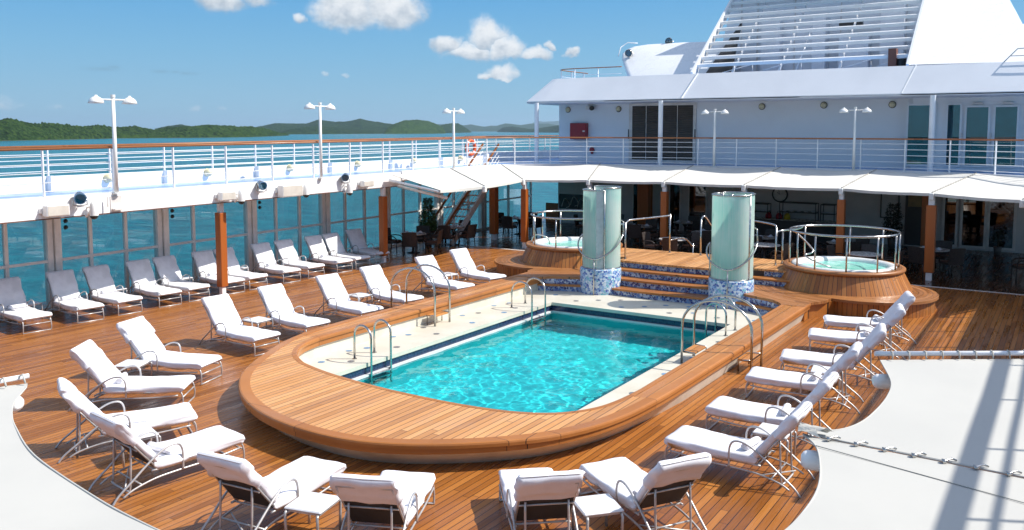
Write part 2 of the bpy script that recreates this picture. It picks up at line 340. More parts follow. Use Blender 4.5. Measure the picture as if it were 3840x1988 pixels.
# ---------------------------------------------------------------- mesh builder
class MB:
    def __init__(s): s.v = []; s.f = []; s.mi = []; s.sm = []; s.cur = 0
    def add(s, V, F, smooth=False):
        b = len(s.v); s.v += [tuple(x) for x in V]
        for f in F: s.f.append(tuple(b+i for i in f)); s.mi.append(s.cur); s.sm.append(smooth and len(f) <= 6)
        return s
    def box(s, x0, x1, y0, y1, z0, z1, ch=0.0):
        if ch <= 0:
            V = [(x, y, z) for z in (z0, z1) for y in (y0, y1) for x in (x0, x1)]
            return s.add(V, [(0, 2, 3, 1), (4, 5, 7, 6), (0, 1, 5, 4), (2, 6, 7, 3), (0, 4, 6, 2), (1, 3, 7, 5)])
        c = ch; poly = [(x0+c, y0), (x1-c, y0), (x1, y0+c), (x1, y1-c), (x1-c, y1), (x0+c, y1), (x0, y1-c), (x0, y0+c)]
        ins = [(x0+c, y0+c), (x1-c, y0+c), (x1-c, y0+c), (x1-c, y1-c), (x1-c, y1-c), (x0+c, y1-c), (x0+c, y1-c), (x0+c, y0+c)]
        V = []
        for zz, pl in ((z0, ins), (z0+c, poly), (z1-c, poly), (z1, ins)): V += [(a, b, zz) for a, b in pl]
        F = []
        for k in range(3):
            for i in range(8):
                j = (i+1) % 8; F.append((k*8+i, k*8+j, k*8+8+j, k*8+8+i))
        F.append(tuple(range(7, -1, -1))); F.append(tuple(range(24, 32)))
        return s.add(V, F)
    def obox(s, c, ax, hs):
        """oriented box: centre, 3 axes, half sizes"""
        c = Vector(c); V = []
        for k in (-1, 1):
            for j in (-1, 1):
                for i in (-1, 1): V.append(c+ax[0]*hs[0]*i+ax[1]*hs[1]*j+ax[2]*hs[2]*k)
        return s.add(V, [(0, 2, 3, 1), (4, 5, 7, 6), (0, 1, 5, 4), (2, 6, 7, 3), (0, 4, 6, 2), (1, 3, 7, 5)])
    def bar(s, a, b, w, h, up=(0, 0, 1)):
        a = Vector(a); b = Vector(b); d = (b-a); L = d.length; d.normalize(); u = Vector(up); r = d.cross(u)
        if r.length < 1e-4: r = d.cross(Vector((1, 0, 0)))
        r.normalize(); u = r.cross(d)
        return s.obox((a+b)/2, (d, r, u), (L/2, w/2, h/2))
    def tube(s, P, r, n=8, closed=False, caps=True, rs=None):
        P = [Vector(p) for p in P]; m = len(P); V = []; F = []
        up = None
        for i in range(m):
            if closed: t = P[(i+1) % m]-P[i-1]
            else: t = P[min(i+1, m-1)]-P[max(i-1, 0)]
            if t.length < 1e-9: t = Vector((0, 0, 1))
            t.normalize()
            if up is None:
                up = Vector((0, 0, 1)) if abs(t.z) < 0.9 else Vector((1, 0, 0))
            a = up-t*up.dot(t)
            if a.length < 1e-6: a = t.orthogonal()
            a.normalize(); b = t.cross(a); up = a
            rr = rs[i] if rs else r
            for k in range(n):
                th = 2*math.pi*k/n; V.append(P[i]+a*math.cos(th)*rr+b*math.sin(th)*rr)
        for i in range(m if closed else m-1):
            j = (i+1) % m
            for k in range(n):
                l = (k+1) % n; F.append((i*n+k, i*n+l, j*n+l, j*n+k))
        if caps and not closed:
            F.append(tuple(range(n-1, -1, -1))); F.append(tuple((m-1)*n+k for k in range(n)))
        return s.add(V, F, True)
    def cyl(s, c, r, z0, z1, n=16, r2=None):
        r2 = r if r2 is None else r2
        V = [(c[0]+rr*math.cos(2*math.pi*k/n), c[1]+rr*math.sin(2*math.pi*k/n), z) for z, rr in ((z0, r), (z1, r2)) for k in range(n)]
        s.add(V, [(k, (k+1) % n, n+(k+1) % n, n+k) for k in range(n)], True)
        return s.add(V, [tuple(range(n-1, -1, -1)), tuple(range(n, 2*n))])
    def lathe(s, prof, c=(0, 0), n=32, a0=0, a1=360, smooth=True):
        full = abs(a1-a0) >= 359.9; m = n if full else n+1
        V = [(c[0]+r*math.cos(R(a0+(a1-a0)*k/n)), c[1]+r*math.sin(R(a0+(a1-a0)*k/n)), z) for r, z in prof for k in range(m)]
        F = []
        for i in range(len(prof)-1):
            for k in range(n):
                l = (k+1) % m; F.append((i*m+k, i*m+l, (i+1)*m+l, (i+1)*m+k))
        return s.add(V, F, smooth)
    def prism(s, poly, z0, z1, holes=None, top=True, bottom=True):
        """straight-walled solid over a 2-D outline (concave allowed)"""
        bm = bmesh.new(); 
        def loop(pl, z): return [bm.verts.new((x, y, z)) for x, y in pl]
        n = len(poly); A = sum(poly[i][0]*poly[(i+1) % n][1]-poly[(i+1) % n][0]*poly[i][1] for i in range(n))
        if A < 0: poly = poly[::-1]
        V = [(x, y, z0) for x, y in poly]+[(x, y, z1) for x, y in poly]
        F = [(i, (i+1) % n, n+(i+1) % n, n+i) for i in range(n)]
        bm.free()
        from mathutils.geometry import tessellate_polygon
        tri = tessellate_polygon([[Vector((x, y, 0)) for x, y in poly]])
        for t in tri:
            a, b, c = [poly[i] for i in t]
            cr = (b[0]-a[0])*(c[1]-a[1])-(b[1]-a[1])*(c[0]-a[0])
            if abs(cr) < 1e-10: continue
            t = t if cr > 0 else t[::-1]
            if top: F.append(tuple(n+i for i in t))
            if bottom: F.append(tuple(reversed(t)))
        return s.add(V, F)
    def grid(s, fn, nu, nv, smooth=True, wrapu=False):
        V = [fn(i/nu, j/nv) for j in range(nv+1) for i in range(nu+1)]
        F = [(j*(nu+1)+i, j*(nu+1)+i+1, (j+1)*(nu+1)+i+1, (j+1)*(nu+1)+i) for j in range(nv) for i in range(nu)]
        return s.add(V, F, smooth)
    def build(s, name, mats, parent=None, origin=None):
        me = bpy.data.meshes.new(name)
        vs = s.v if origin is None else [(x-origin[0], y-origin[1], z-origin[2]) for x, y, z in s.v]
        me.from_pydata(vs, [], s.f)
        if isinstance(mats, str): mats = [mats]
        for q in mats: me.materials.append(M[q])
        me.polygons.foreach_set('material_index', s.mi); me.polygons.foreach_set('use_smooth', s.sm)
        me.update()
        o = bpy.data.objects.new(name, me); col.objects.link(o)
        if parent is not None: o.parent = parent
        if origin is not None: o.location = origin if parent is None else Vector(origin)
        return o
def tag(o, label=None, cat=None, group=None, kind=None):
    if label: o['label'] = label
    if cat: o['category'] = cat
    if group: o['group'] = group
    if kind: o['kind'] = kind
    return o
def thing(name, label, cat, loc=(0, 0, 0), rz=0.0, group=None):
    o = bpy.data.objects.new(name, None); col.objects.link(o); o.location = loc; o.rotation_euler = (0, 0, rz); o.empty_display_size = 0.1
    return tag(o, label, cat, group)
def copy_tree(o, parent=None):
    c = o.copy(); col.objects.link(c); c.parent = parent
    for ch in list(o.children): copy_tree(ch, c)
    return c
def place(proto, loc, rz, label, group=None):
    if not proto.get('_used'):
        proto['_used'] = 1; o = proto
    else: o = copy_tree(proto)
    o.location = loc; o.rotation_euler = (0, 0, rz); o['label'] = label
    if group: o['group'] = group
    return o
def cat_rom(P, k=6, closed=False):
    P = [Vector(p) for p in P]; n = len(P); out = []
    for i in range(n if closed else n-1):
        if closed: a, b, c, d = P[i-1], P[i], P[(i+1) % n], P[(i+2) % n]
        else: a, b, c, d = P[max(i-1, 0)], P[i], P[i+1], P[min(i+2, n-1)]
        for j in range(k):
            t = j/k; out.append(0.5*((2*b)+(c-a)*t+(2*a-5*b+4*c-d)*t*t+(3*b-a-3*c+d)*t**3))
    if not closed: out.append(P[-1])
    return out
def offset2(P, d):
    """shift an open 2-D polyline sideways (to its left for d>0)"""
    out = []
    for i in range(len(P)):
        a = Vector(P[max(i-1, 0)][:2]); b = Vector(P[min(i+1, len(P)-1)][:2]); t = (b-a)
        if t.length < 1e-9: t = Vector((1, 0))
        t.normalize(); out.append((P[i][0]-t.y*d, P[i][1]+t.x*d))
    return out
def arc(c, r, a0, a1, n=16): return [(c[0]+r*math.cos(R(a0+(a1-a0)*i/n)), c[1]+r*math.sin(R(a0+(a1-a0)*i/n))) for i in range(n+1)]
def mirx(P): return [(-18.9-p[0], *p[1:]) for p in P]
EDG = lambda y: -19.5-0.068*(y-10.5)        # inner edge of the upper side deck
BUL = lambda y: -21.6-0.05*(y-11)           # bulwark
GLS = lambda y: -22.2-0.05*(y-11)           # glass screen

# ================================================================ SETTING
# sea
b = MB(); S_ = 29000
b.add([(-S_, -2000, -16), (S_, -2000, -16), (S_, S_, -16), (-S_, S_, -16)], [(0, 1, 2, 3)])
tag(b.build('sea', 'sea_water'), kind='structure')
# islands: (x, y, ridge z) shore points seen from the ship, ridge lies behind the shore
def island(name, pts, thick, mat, amp, step, rows=22, seed=0, sink=0.0):
    P = []
    for i in range(len(pts)-1):
        a, b_ = Vector(pts[i]), Vector(pts[i+1]); k = max(1, int((a-b_).to_2d().length/step))
        for j in range(k): P.append(a.lerp(b_, j/k))
    P.append(Vector(pts[-1]))
    n_ = len(P); V = []; F = []
    nr = rows; back = 5
    for j in range(nr+back+1):
        for i, p in enumerate(P):
            d = Vector((p.x, p.y)).normalized()
            if j <= nr:
                t = j/nr; off = thick*t; hh = (p.z+16)*(1-(1-t)**1.7)
                hh = max(hh, min(p.z+16, 9.0*min(1, t*12)))
            else:
                t = (j-nr)/back; off = thick*(1+t*0.8); hh = (p.z+16)*(1-t**1.5)-2*t
            q = Vector((p.x+d.x*off, p.y+d.y*off, 0))
            e = noise.noise(q*(1/(9*amp/2.8))+Vector((seed, 0, 0)))*0.75+noise.noise(q*(1/(4.4*amp/2.8))+Vector((0, seed, 3)))*0.5
            e2 = noise.noise(q*(1/(60*amp/2.4)))*1.6
            w = min(1, j/2.0) if j <= nr else 1
            edge = min(1, i/3.0, (n_-1-i)/3.0)
            V.append((q.x+d.x*e*2, q.y+d.y*e*2, -16.6-sink+max(0, hh+(abs(e)*2.0-0.4+e2*(1 if 0 < t < 0.9 else .3))*amp*w*edge)))
    for j in range(nr+back):
        for i in range(n_-1):
            a = j*n_+i; F.append((a, a+1, a+n_+1, a+n_))
    b_ = MB(); b_.add(V, F, True)
    return tag(b_.build(name, mat), kind='structure')
IA = [(-1703, 815, 24), (-1734, 855, 30), (-1754, 879, 29.3), (-1768, 903, 35.4), (-1783, 928, 31.5), (-1800, 956, 26), (-1821, 989, 23), (-1844, 1028, 25.5), (-1872, 1073, 21.3), (-1911, 1127, 19.6), (-1944, 1169, 17.3), (-1973, 1207, 20.5), (-2014, 1260, 19.0), (-2057, 1317, 17.7), (-2077, 1364, 18.7), (-2073, 1389, 20.0), (-2068, 1413, 13.2), (-2065, 1435, 10.6), (-2058, 1471, 16.5), (-2048, 1528, 19.4), (-2053, 1599, 25.0), (-2092, 1700, 22.5), (-2133, 1810, 18.9), (-2230, 1947, 17.4), (-2378, 2125, 6.0), (-2528, 2306, -4.5), (-2651, 2453, -13.5)]
IA = [(x, y, max(-15, z-3.2)) for x, y, z in IA]
island('island', IA, 150, 'forest_near', 3.4, 3.4, 44, 1)
island('island', [(-4356, 3028, 14.8), (-4324, 3049, 24.4), (-4266, 3086, 36), (-4235, 3106, 41), (-4196, 3131, 33), (-4164, 3152, 26.8), (-4080, 3260, 2)], 300, 'forest_far', 3.0, 12, 14, 2)
island('island', [(-4733, 3880, 1.3), (-4621, 3953, 26.6), (-4565, 3989, 39.4), (-4491, 4037, 60), (-4397, 4097, 57), (-4313, 4151, 57), (-4248, 4194, 88), (-4155, 4254, 70), (-4080, 4302, 76), (-4015, 4344, 95), (-3931, 4398, 70), (-3847, 4453, 54.8), (-3791, 4489, 45.9), (-3600, 4600, 20)], 900, 'forest_far', 3.2, 12, 26, 3)
island('island', [(-3400, 3056, -13), (-3406, 3128, 4), (-3416, 3241, 22), (-3427, 3371, 32), (-3439, 3508, 23), (-3452, 3653, 9), (-3472, 3885, 0), (-3484, 4017, -14)], 300, 'forest_far', 3.0, 9, 20, 4)
island('island', [(-3323, 3794, -14.0), (-3325, 3811, 10), (-3331, 3851, 27), (-3337, 3895, 44), (-3351, 4001, 66), (-3372, 4158, 74), (-3390, 4291, 65), (-3406, 4412, 41), (-3416, 4484, 11), (-3420, 4511, -14)], 250, 'forest_near', 3.2, 8, 26, 5)
island('island', [(-3810, 4903, 25.5), (-3954, 5173, 50.2), (-4113, 5472, 61.6), (-4327, 5873, 65.2), (-4572, 6332, 24.2), (-4731, 6631, -14)], 250, 'forest_far', 3.2, 14, 20, 6)
island('island', [(-9578, 12099, 118), (-9400, 12214, 124), (-9302, 12277, 124), (-9222, 12329, 147), (-9133, 12386, 136), (-9053, 12438, 101), (-8937, 12512, 118), (-8830, 12581, 95), (-8741, 12639, 72), (-8643, 12702, 95), (-8554, 12760, 95), (-8430, 12840, 141), (-8332, 12903, 130), (-8198, 12990, 107), (-8065, 13076, 136), (-7958, 13145, 136), (-7798, 13248, 136), (-7633, 13355, 101), (-7530, 13421, 112), (-7352, 13536, 107)], 1500, 'forest_far', 5, 40, 16, 7)
island('island', [(-5665, 8449, -10), (-5430, 8221, 40), (-5103, 7904, 51), (-4805, 7614, 33), (-4532, 7348, 19.4), (-4201, 7026, 30.6), (-4003, 6834, 41.3), (-3784, 6621, 54.0), (-3506, 6351, 49.0)], 500, 'forest_far', 4, 20, 16, 8)
island('hills', [(-13624, 22090, 200), (-13534, 22148, 280), (-13414, 22226, 330), (-13248, 22333, 313), (-12895, 22561, 341), (-12571, 22770, 309)], 5000, 'forest_far', 6, 90, 8, 9)

# ---- pool deck floor (a sheet with the pool cut out)
PX0, PX1, PY0, PY1 = -11.82, -6.75, 10.6, 20.3
def floor_with_hole(name, mat, z, x0, x1, y0, y1, hx0, hx1, hy0, hy1, th=0.0):
    b = MB()
    for (a, c, d, e) in ((x0, hx0, y0, y1), (hx1, x1, y0, y1), (hx0, hx1, y0, hy0), (hx0, hx1, hy1, y1)):
        b.add([(a, d, z), (c, d, z), (c, e, z), (a, e, z)], [(0, 1, 2, 3)])
    return b.build(name, mat)
tag(floor_with_hole('pool_deck', 'deck_teak', 0.0, -23.6, 6.0, 0.5, 38.4, PX0, PX1, PY0, PY1), kind='structure')
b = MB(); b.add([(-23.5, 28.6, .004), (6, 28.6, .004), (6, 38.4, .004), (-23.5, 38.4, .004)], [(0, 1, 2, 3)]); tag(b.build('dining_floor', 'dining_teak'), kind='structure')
# hull below the deck so nothing floats above the sea
b = MB(); b.box(-23.5, -12.2, -4, 60, -18, -0.03); b.box(-6.4, 8, -4, 60, -18, -0.03); b.box(-12.2, -6.4, -4, 10.2, -18, -0.03); b.box(-12.2, -6.4, 20.7, 60, -18, -0.03); b.box(-12.2, -6.4, 10.2, 20.7, -18, -2.2)
tag(b.build('ship_hull', 'white_paint'), 'white ship hull below the pool deck, standing in the sea', 'ship hull')

# ---- pool basin
pool = thing('swimming_pool', 'rectangular turquoise swimming pool sunk into the middle of the teak deck', 'swimming pool')
def ring_wall(b, x0, x1, y0, y1, z0, z1, inn):
    """four wall slabs whose inner faces are at the given rectangle shrunk by inn"""
    t = 0.25
    b.box(x0-t, x0+inn, y0-t, y1+t, z0, z1); b.box(x1-inn, x1+t, y0-t, y1+t, z0, z1)
    b.box(x0+inn, x1-inn, y0-t, y0+inn, z0, z1); b.box(x0+inn, x1-inn, y1-inn, y1+t, z0, z1)
b = MB(); ring_wall(b, PX0, PX1, PY0, PY1, -1.75, -0.285, 0.0); b.box(PX0-.2, PX1+.2, PY0-.2, PY1+.2, -1.9, -1.65)
basin = b.build('basin', 'pool_tile', pool); basin.cycles.is_caustics_receiver = True
b = MB(); ring_wall(b, PX0, PX1, PY0, PY1, -0.222, -0.075, 0.0); b.build('tile_band', 'navy_tile', pool)
b = MB(); ring_wall(b, PX0, PX1, PY0, PY1, -0.285, -0.222, 0.07); b.build('waterline_ledge', 'pool_lip', pool)
nx, ny = 200, 380; V = []; F = []
WZ = -0.262
for j in range(ny+1):
    for i in range(nx+1):
        x = PX0+0.06+(PX1-PX0-0.12)*i/nx; y = PY0+0.06+(PY1-PY0-0.12)*j/ny
        q = Vector((x*1.6, y*1.6, 0)); wv_ = Vector((noise.noise(q*0.5), noise.noise(q*0.5+Vector((9, 2, 0))), 0))*0.7
        k = 0.55+0.45*min(1, max(0, (PY1-1.2-y)/3))
        zz = 0.0110*noise.noise(q+wv_)+0.0052*noise.noise(q*2.2+Vector((5, 3, 1)))+0.0018*noise.noise(q*5+Vector((1, 7, 1)))
        V.append((x, y, WZ+zz*k*1.3))
for j in range(ny):
    for i in range(nx):
        a = j*(nx+1)+i; F.append((a, a+1, a+nx+2, a+nx+1))
b = MB(); b.add(V, F, True); wsurf = b.build('pool_water', 'pool_water'); tag(wsurf, kind='structure')
wsurf.cycles.is_caustics_caster = True
# ---- cream pool surround (sheet around the basin, lip at the edge)
b = MB()
b.box(PX0+.03, PX1-.03, PY1-.03, 22.9, -0.075, 0.008)
SUR = True
b.cur = 1
DOTS = [(-12.62, 12.4), (-12.15, 12.77), (-12.78, 13.37), (-12.62, 13.76), (-12.13, 14.17), (-12.82, 14.85), (-12.65, 15.19), (-12.16, 15.61), (-12.82, 15.95), (-12.14, 17.01), (-12.84, 17.56), (-12.67, 18.02), (-12.15, 18.44), (-12.85, 19.01), (-12.21, 19.07), (-12.7, 19.54), (-12.22, 21.23), (-11.31, 20.78), (-6.4, 13.91), (-6.4, 15.37), (-6.4, 16.81), (-6.4, 18.4), (-6.4, 20.99), (-8.0, 21.01), (-8.53, 20.68), (-9.41, 21.1), (-9.9, 20.7), (-10.33, 21.55), (-10.84, 21.2), (-8.99, 21.55), (-8.39, 21.71), (-7.3, 20.8)]
for i, (x, y) in enumerate(DOTS):
    b.cur = 1 if (i*7) % 10 < 6 else 2
    b.add([(x+.075*math.cos(k*math.pi/8), y+.075*math.sin(k*math.pi/8), 0.012) for k in range(16)], [tuple(range(16))])
sur_b = b

# ---- raised coaming with the curved teak sun platform at the near end
outer = [(-13.74, 22.6), (-13.72, 18), (-13.66, 13.8), (-13.42, 12.3), (-12.97, 11.28), (-12.5, 10.47), (-12.08, 9.92), (-11.56, 9.45), (-10.94, 9.05), (-10.15, 8.73), (-9.3, 8.57), (-8.42, 8.58), (-7.64, 8.82), (-6.83, 9.35), (-6.1, 10.08), (-5.7, 10.8), (-5.48, 11.6), (-5.38, 12.6), (-5.34, 14), (-5.3, 18), (-5.28, 21.9)]
inner = [(-12.95, 22.6), (-12.95, 18), (-12.96, 13.4), (-12.9, 12.5), (-12.72, 11.98), (-12.4, 11.57), (-12.0, 11.27), (-11.56, 11.08), (-10.69, 10.88), (-9.5, 10.75), (-8.4, 10.73), (-7.63, 10.78), (-6.95, 10.92), (-6.45, 11.18), (-6.12, 11.6), (-5.95, 12.1), (-5.87, 12.9), (-5.87, 14), (-5.87, 18), (-5.87, 21.45)]
O = [(p.x, p.y) for p in cat_rom([(*p, 0) for p in outer], 5)]; I = [(p.x, p.y) for p in cat_rom([(*p, 0) for p in inner], 5)]
Iout = offset2(I, -0.085)
sl_ = [p for p in Iout if p[0] <= PX0+.02]; sr_ = [p for p in Iout if p[0] >= PX1-.02]
sur_b.cur = 0
sur_b.prism(sl_+[(PX0+.03, sl_[-1][1]), (PX0+.03, 22.9), (-13.03, 22.9)], -0.075, 0.008)
sur_b.prism([(PX1-.03, sr_[0][1])]+sr_+[(-5.785, 22.9), (PX1-.03, 22.9)], -0.075, 0.008)
tag(sur_b.build('pool_surround', ['surround', 'dot_blue', 'dot_steel']), kind='structure')
coam = thing('pool_coaming', 'raised teak pool edge widening into a curved sun platform at its near end', 'pool edge')
ZC = 0.42
def strip(b, A, B, zt, zb, smooth=False):
    """solid band between two parallel polylines"""
    n_ = len(A); V = [(x, y, zt) for x, y in A]+[(x, y, zt) for x, y in B]+[(x, y, zb) for x, y in A]+[(x, y, zb) for x, y in B]
    F = []
    for i in range(n_-1):
        F += [(i, i+1, n_+i+1, n_+i), (2*n_+i, 3*n_+i, 3*n_+i+1, 2*n_+i+1), (i, 2*n_+i, 2*n_+i+1, i+1), (n_+i, n_+i+1, 3*n_+i+1, 3*n_+i)]
    F += [(0, n_, 3*n_, 2*n_), (n_-1, 3*n_-1, 4*n_-1, 2*n_-1)]
    return b.add(V, F)
def rim(b, C, w, side, zt, zb, rd=0.03):
    """nosing with a rounded outer edge along polyline C, body on `side`"""
    rings = [(0.0, zb), (0.0, zt-rd), (rd*0.3, zt-rd*0.3), (rd, zt), (w, zt), (w, zb)]
    rows = [offset2(C, side*o_) for o_, _ in rings]
    n_ = len(C); V = [(x, y, rings[k][1]) for k in range(len(rings)) for x, y in rows[k]]
    F = []
    for k in range(len(rings)-1):
        for i in range(n_-1): F.append((k*n_+i, k*n_+i+1, (k+1)*n_+i+1, (k+1)*n_+i) if side < 0 else (k*n_+i, (k+1)*n_+i, (k+1)*n_+i+1, k*n_+i+1))
    return b.add(V, F)
# outer polyline runs down the left side, round the front and up the right: interior is on its left (+)
Oi = offset2(O, 0.20); Ii = offset2(I, -0.12)
def ydir(P, lo): return [p for p in P if p[1] <= lo]
# platform planks (front part) and coaming planks (the two long sides)
SPL = 12.7
Of = [p for p in offset2(O, 0.19) if p[1] <= SPL]; If = [p for p in offset2(I, -0.11) if p[1] <= SPL]
b = MB(); b.prism(Of+If[::-1], 0.30, ZC-0.004); b.build('platform_planks', 'platform_teak', coam)
half = lambda P, left: [p for p in P if p[1] >= SPL-.5 and ((p[0] < -9.5) == left)]
for left in (True, False):
    A_ = half(offset2(O, 0.10), left); B_ = half(offset2(I, -0.05), left)
    b = MB(); b.prism(A_+B_[::-1], 0.30, ZC-0.007); b.build('side_planks', 'coaming_teak', coam)
b = MB()
rim(b, O, 0.19, 1, ZC, 0.345); rim(b, I, 0.11, -1, ZC, 0.345)
b.build('trim', 'trim_teak', coam)
b = MB(); strip(b, offset2(O, 0.025), offset2(O, 0.09), 0.348, 0.262); strip(b, offset2(I, -0.025), offset2(I, -0.09), 0.348, 0.235)
b.build('fascia', 'trim_teak', coam)
b = MB()
A_ = offset2(O, 0.06); B_ = [q for q in (offset2(O, 0.36))]; B_ = [((q[0]*k+r[0]*(1-k)), (q[1]*k+r[1]*(1-k))) for q, r, k in ((B_[i], offset2(O, 0.15)[i], max(0.0, min(1.0, (14-O[i][1])/3))) for i in range(len(O)))]; n_ = len(A_)
b.add([(x, y, 0.27) for x, y in A_]+[(x, y, 0.0) for x, y in B_], [(i, n_+i, n_+i+1, i+1) for i in range(n_-1)], True)
A_ = offset2(I, -0.07); n_ = len(A_)
b.add([(x, y, 0.24) for x, y in A_]+[(x, y, 0.0) for x, y in A_], [(i, i+1, n_+i+1, n_+i) for i in range(n_-1)], True)
b.build('plinth', 'cream_paint', coam)

# ---- steps up to the bathing terrace
steps = thing('terrace_steps', 'broad flight of four teak treads with blue mosaic risers at the far pool end', 'steps')
def tread(b, x0, x1, y0, y1, z):
    b.box(x0, x1, y0-0.04, y1, z-0.055, z, 0.012)
tb, rb = MB(), MB()
YN = [(22.2, 0.205), (22.68, 0.41), (23.12, 0.61)]
def bow(x): return 0.10*(1-((x+9.45)/1.9)**2)
nseg = 10
for k, (y, z) in enumerate(YN+[(23.5, 0.81)]):
    xs = [-11.35+3.85*i/nseg for i in range(nseg+1)]
    y1 = (YN+[(23.5, .81), (23.9, 0)])[k+1][0]+0.12
    fr = [(x, y-bow(x)-0.04) for x in xs]; bk = [(x, y1) for x in xs]
    if k < 3: tb.prism(fr+bk[::-1], z-0.055, z)
    rb.prism([(x, yy+0.06) for x, yy in fr]+[(x, y1+0.01) for x, _ in bk][::-1], z-0.205, z-0.055)
for sgn in (0, 1):
    f = (lambda P: P) if not sgn else mirx
    # low tread beside each shower tower, cut on the slant (left side, mirrored to the right)
    p1 = f([(-13.3, 21.42), (-11.6, 22.10), (-11.5, 22.7), (-13.3, 22.2)])
    tb.prism(p1, 0.155, 0.21)
    p2 = f([(-13.3, 21.48), (-11.6, 22.16), (-11.5, 22.65), (-13.3, 22.2)])
    rb.prism(p2, 0.0, 0.155)
    p3 = f([(-13.25, 21.56), (-11.80, 22.18), (-11.80, 22.9), (-13.25, 22.9)])
    rb.prism(p3, 0.10, 0.355)
    # upper pair between tower and hot tub
    for q, (y, z) in enumerate(((23.75, 0.61), (24.15, 0.81))):
        X0, X1 = sorted(x for x, _ in f([(-12.7, 0), (-11.2, 0)]))
        if q == 0: tb.box(X0, X1, y-.04, y+.45, z-.055, z, .012)
        rb.box(X0+.0, X1, y+.02, y+.42, z-.205, z-.056)
tb.build('tread', 'trim_teak', steps); rb.build('riser', 'step_mosaic', steps)
terr = thing('bathing_terrace', 'raised teak terrace between the two round hot tubs above the mosaic steps', 'terrace')
b = MB(); xs = [-11.35+3.85*i/nseg for i in range(nseg+1)]
pl = [(x, 23.46-bow(x)) for x in xs]+[(-7.5, 24.11), (-6.3, 24.11), (-6.3, 26.05), (-9.4, 26.12), (-12.6, 26.0), (-12.6, 24.11), (-11.35, 24.11)]
b.prism(pl, 0.755, 0.81); b.build('planking', 'platform_teak', terr)
b = MB(); b.prism([(-11.3, 23.9), (-7.6, 23.9), (-6.4, 24.6), (-6.4, 25.98), (-12.5, 25.98), (-12.5, 24.6)], 0.0, 0.755); b.build('base', 'dark_interior', terr)
# bench-height landings that carry the coaming round the hot tubs
for sgn, w in ((0, 'right'), (1, 'left')):
    f = (lambda P: P) if not sgn else mirx
    la = thing('teak_landing', 'curved low teak bench ring round the foot of the %s hot tub' % w, 'landing')
    poly = [(-7.25, 23.9), (-7.25, 22.36), (-6.98, 22.13), (-6.19, 21.78), (-5.92, 21.46), (-5.86, 21.30), (-5.30, 21.30), (-5.30, 21.9), (-5.05, 22.35)]+arc((-4.5, 24.5), 1.78, -106, 80, 26)+[(-5.0, 26.6), (-6.2, 26.2), (-7.25, 25.2)]
    c0 = (-4.6, 24.6) if not sgn else (-14.3, 24.6)
    la.location = (*c0, 0)
    loc = lambda P: [(x-c0[0], y-c0[1]) for x, y in P]
    b = MB(); b.prism(loc(f(poly)), 0.355, 0.424); b.build('top', 'ring_teak', la)
    b = MB(); inner_ = [(-7.2, 23.9), (-7.2, 22.45), (-6.95, 22.2), (-6.17, 21.86), (-5.6, 21.6), (-5.36, 21.6), (-5.36, 21.95), (-5.1, 22.45)]+arc((-4.5, 24.5), 1.70, -104, 80, 26)+[(-5.0, 26.5), (-6.2, 26.1), (-7.2, 25.1)]
    b.prism(loc(f(inner_)), 0.0, 0.355); b.build('side', 'stave_teak', la)

# ---- upper deck slab (U shaped), beam along the left side, ceiling
FR = [(-20.85, 29.0), (-20.75, 31.3), (-19.6, 32.9), (-17.2, 34.0), (-13.3, 34.75), (-9.5, 34.85), (-5.9, 34.6), (-2.9, 33.6), (-0.7, 32.1), (0.3, 30.4), (0.55, 28)]
FRs = [(p.x, p.y) for p in cat_rom([(*p, 0) for p in FR], 5)]
left_in = [(EDG(4)-.06, 4), (EDG(29.0)-.06, 29.0)]
ZD = 3.17
b = MB()
HX0, HX1, HY0, HY1 = -22.05, -20.98, 29.2, 31.9
poly = [(-21.0, 4), *left_in, *FRs[1:], (0.55, 4), (3.6, 4), (3.6, 46), (-24.2, 46), (-24.2, HY1), (HX1, HY1), (HX1, 29.2), (-21.0, 29.2)]
b.prism(poly, 2.98, ZD)
b.prism([(-22.6, 4), (-21.0, 4), (-21.0, 29.2), (-23.9, 29.2)], 2.98, ZD)
b.prism([(-23.9, 29.2), (HX0, 29.2), (HX0, HY1), (-24.1, HY1)], 2.98, ZD)
tag(b.build('upper_deck', 'deck_blue'), kind='structure')
b = MB(); b.prism([(-21.0, 4.2), (EDG(4.2)-.1, 4.2), (EDG(29.0)-.1, 29.0), *[(x-.05, y+.08) for x, y in FRs[1:]], (.65, 4.2), (3.4, 4.2), (3.4, 38.3), (-24.0, 38.3), (-24.0, 32.0), (-20.9, 32.0), (-20.9, 29.0)], 2.93, 2.978)
tag(b.build('ceiling', 'lower_ceiling'), kind='structure')
beam = thing('deck_edge_beam', 'deep white beam along the open edge of the left upper walkway', 'beam')
b = MB(); b.prism([(EDG(4), 4), (EDG(24.2), 24.2), (EDG(24.2)-.30, 24.2), (EDG(4)-.30, 4)], 2.70, ZD+0.02); b.build('web', 'white_gloss', beam)
b = MB(); b.prism([(EDG(4)+.012, 4), (EDG(24.2)+.012, 24.2), (EDG(24.2)-.28, 24.2), (EDG(4)-.28, 4)], 2.675, 2.698); b.build('edge_strip', 'brown_edge', beam)
b = MB()
P_ = [(EDG(24.25), 24.25), (EDG(29), 29.0)]+FRs[1:]
A_ = P_; B_ = offset2(P_, 0.16) if False else [(x-(0.0), y+0.0) for x, y in P_]
kerb = offset2(P_, 0.14); out_ = offset2(P_, -0.03)
strip(b, out_, kerb, ZD+0.06, 2.86); b.build('front_kerb', 'white_paint', beam)

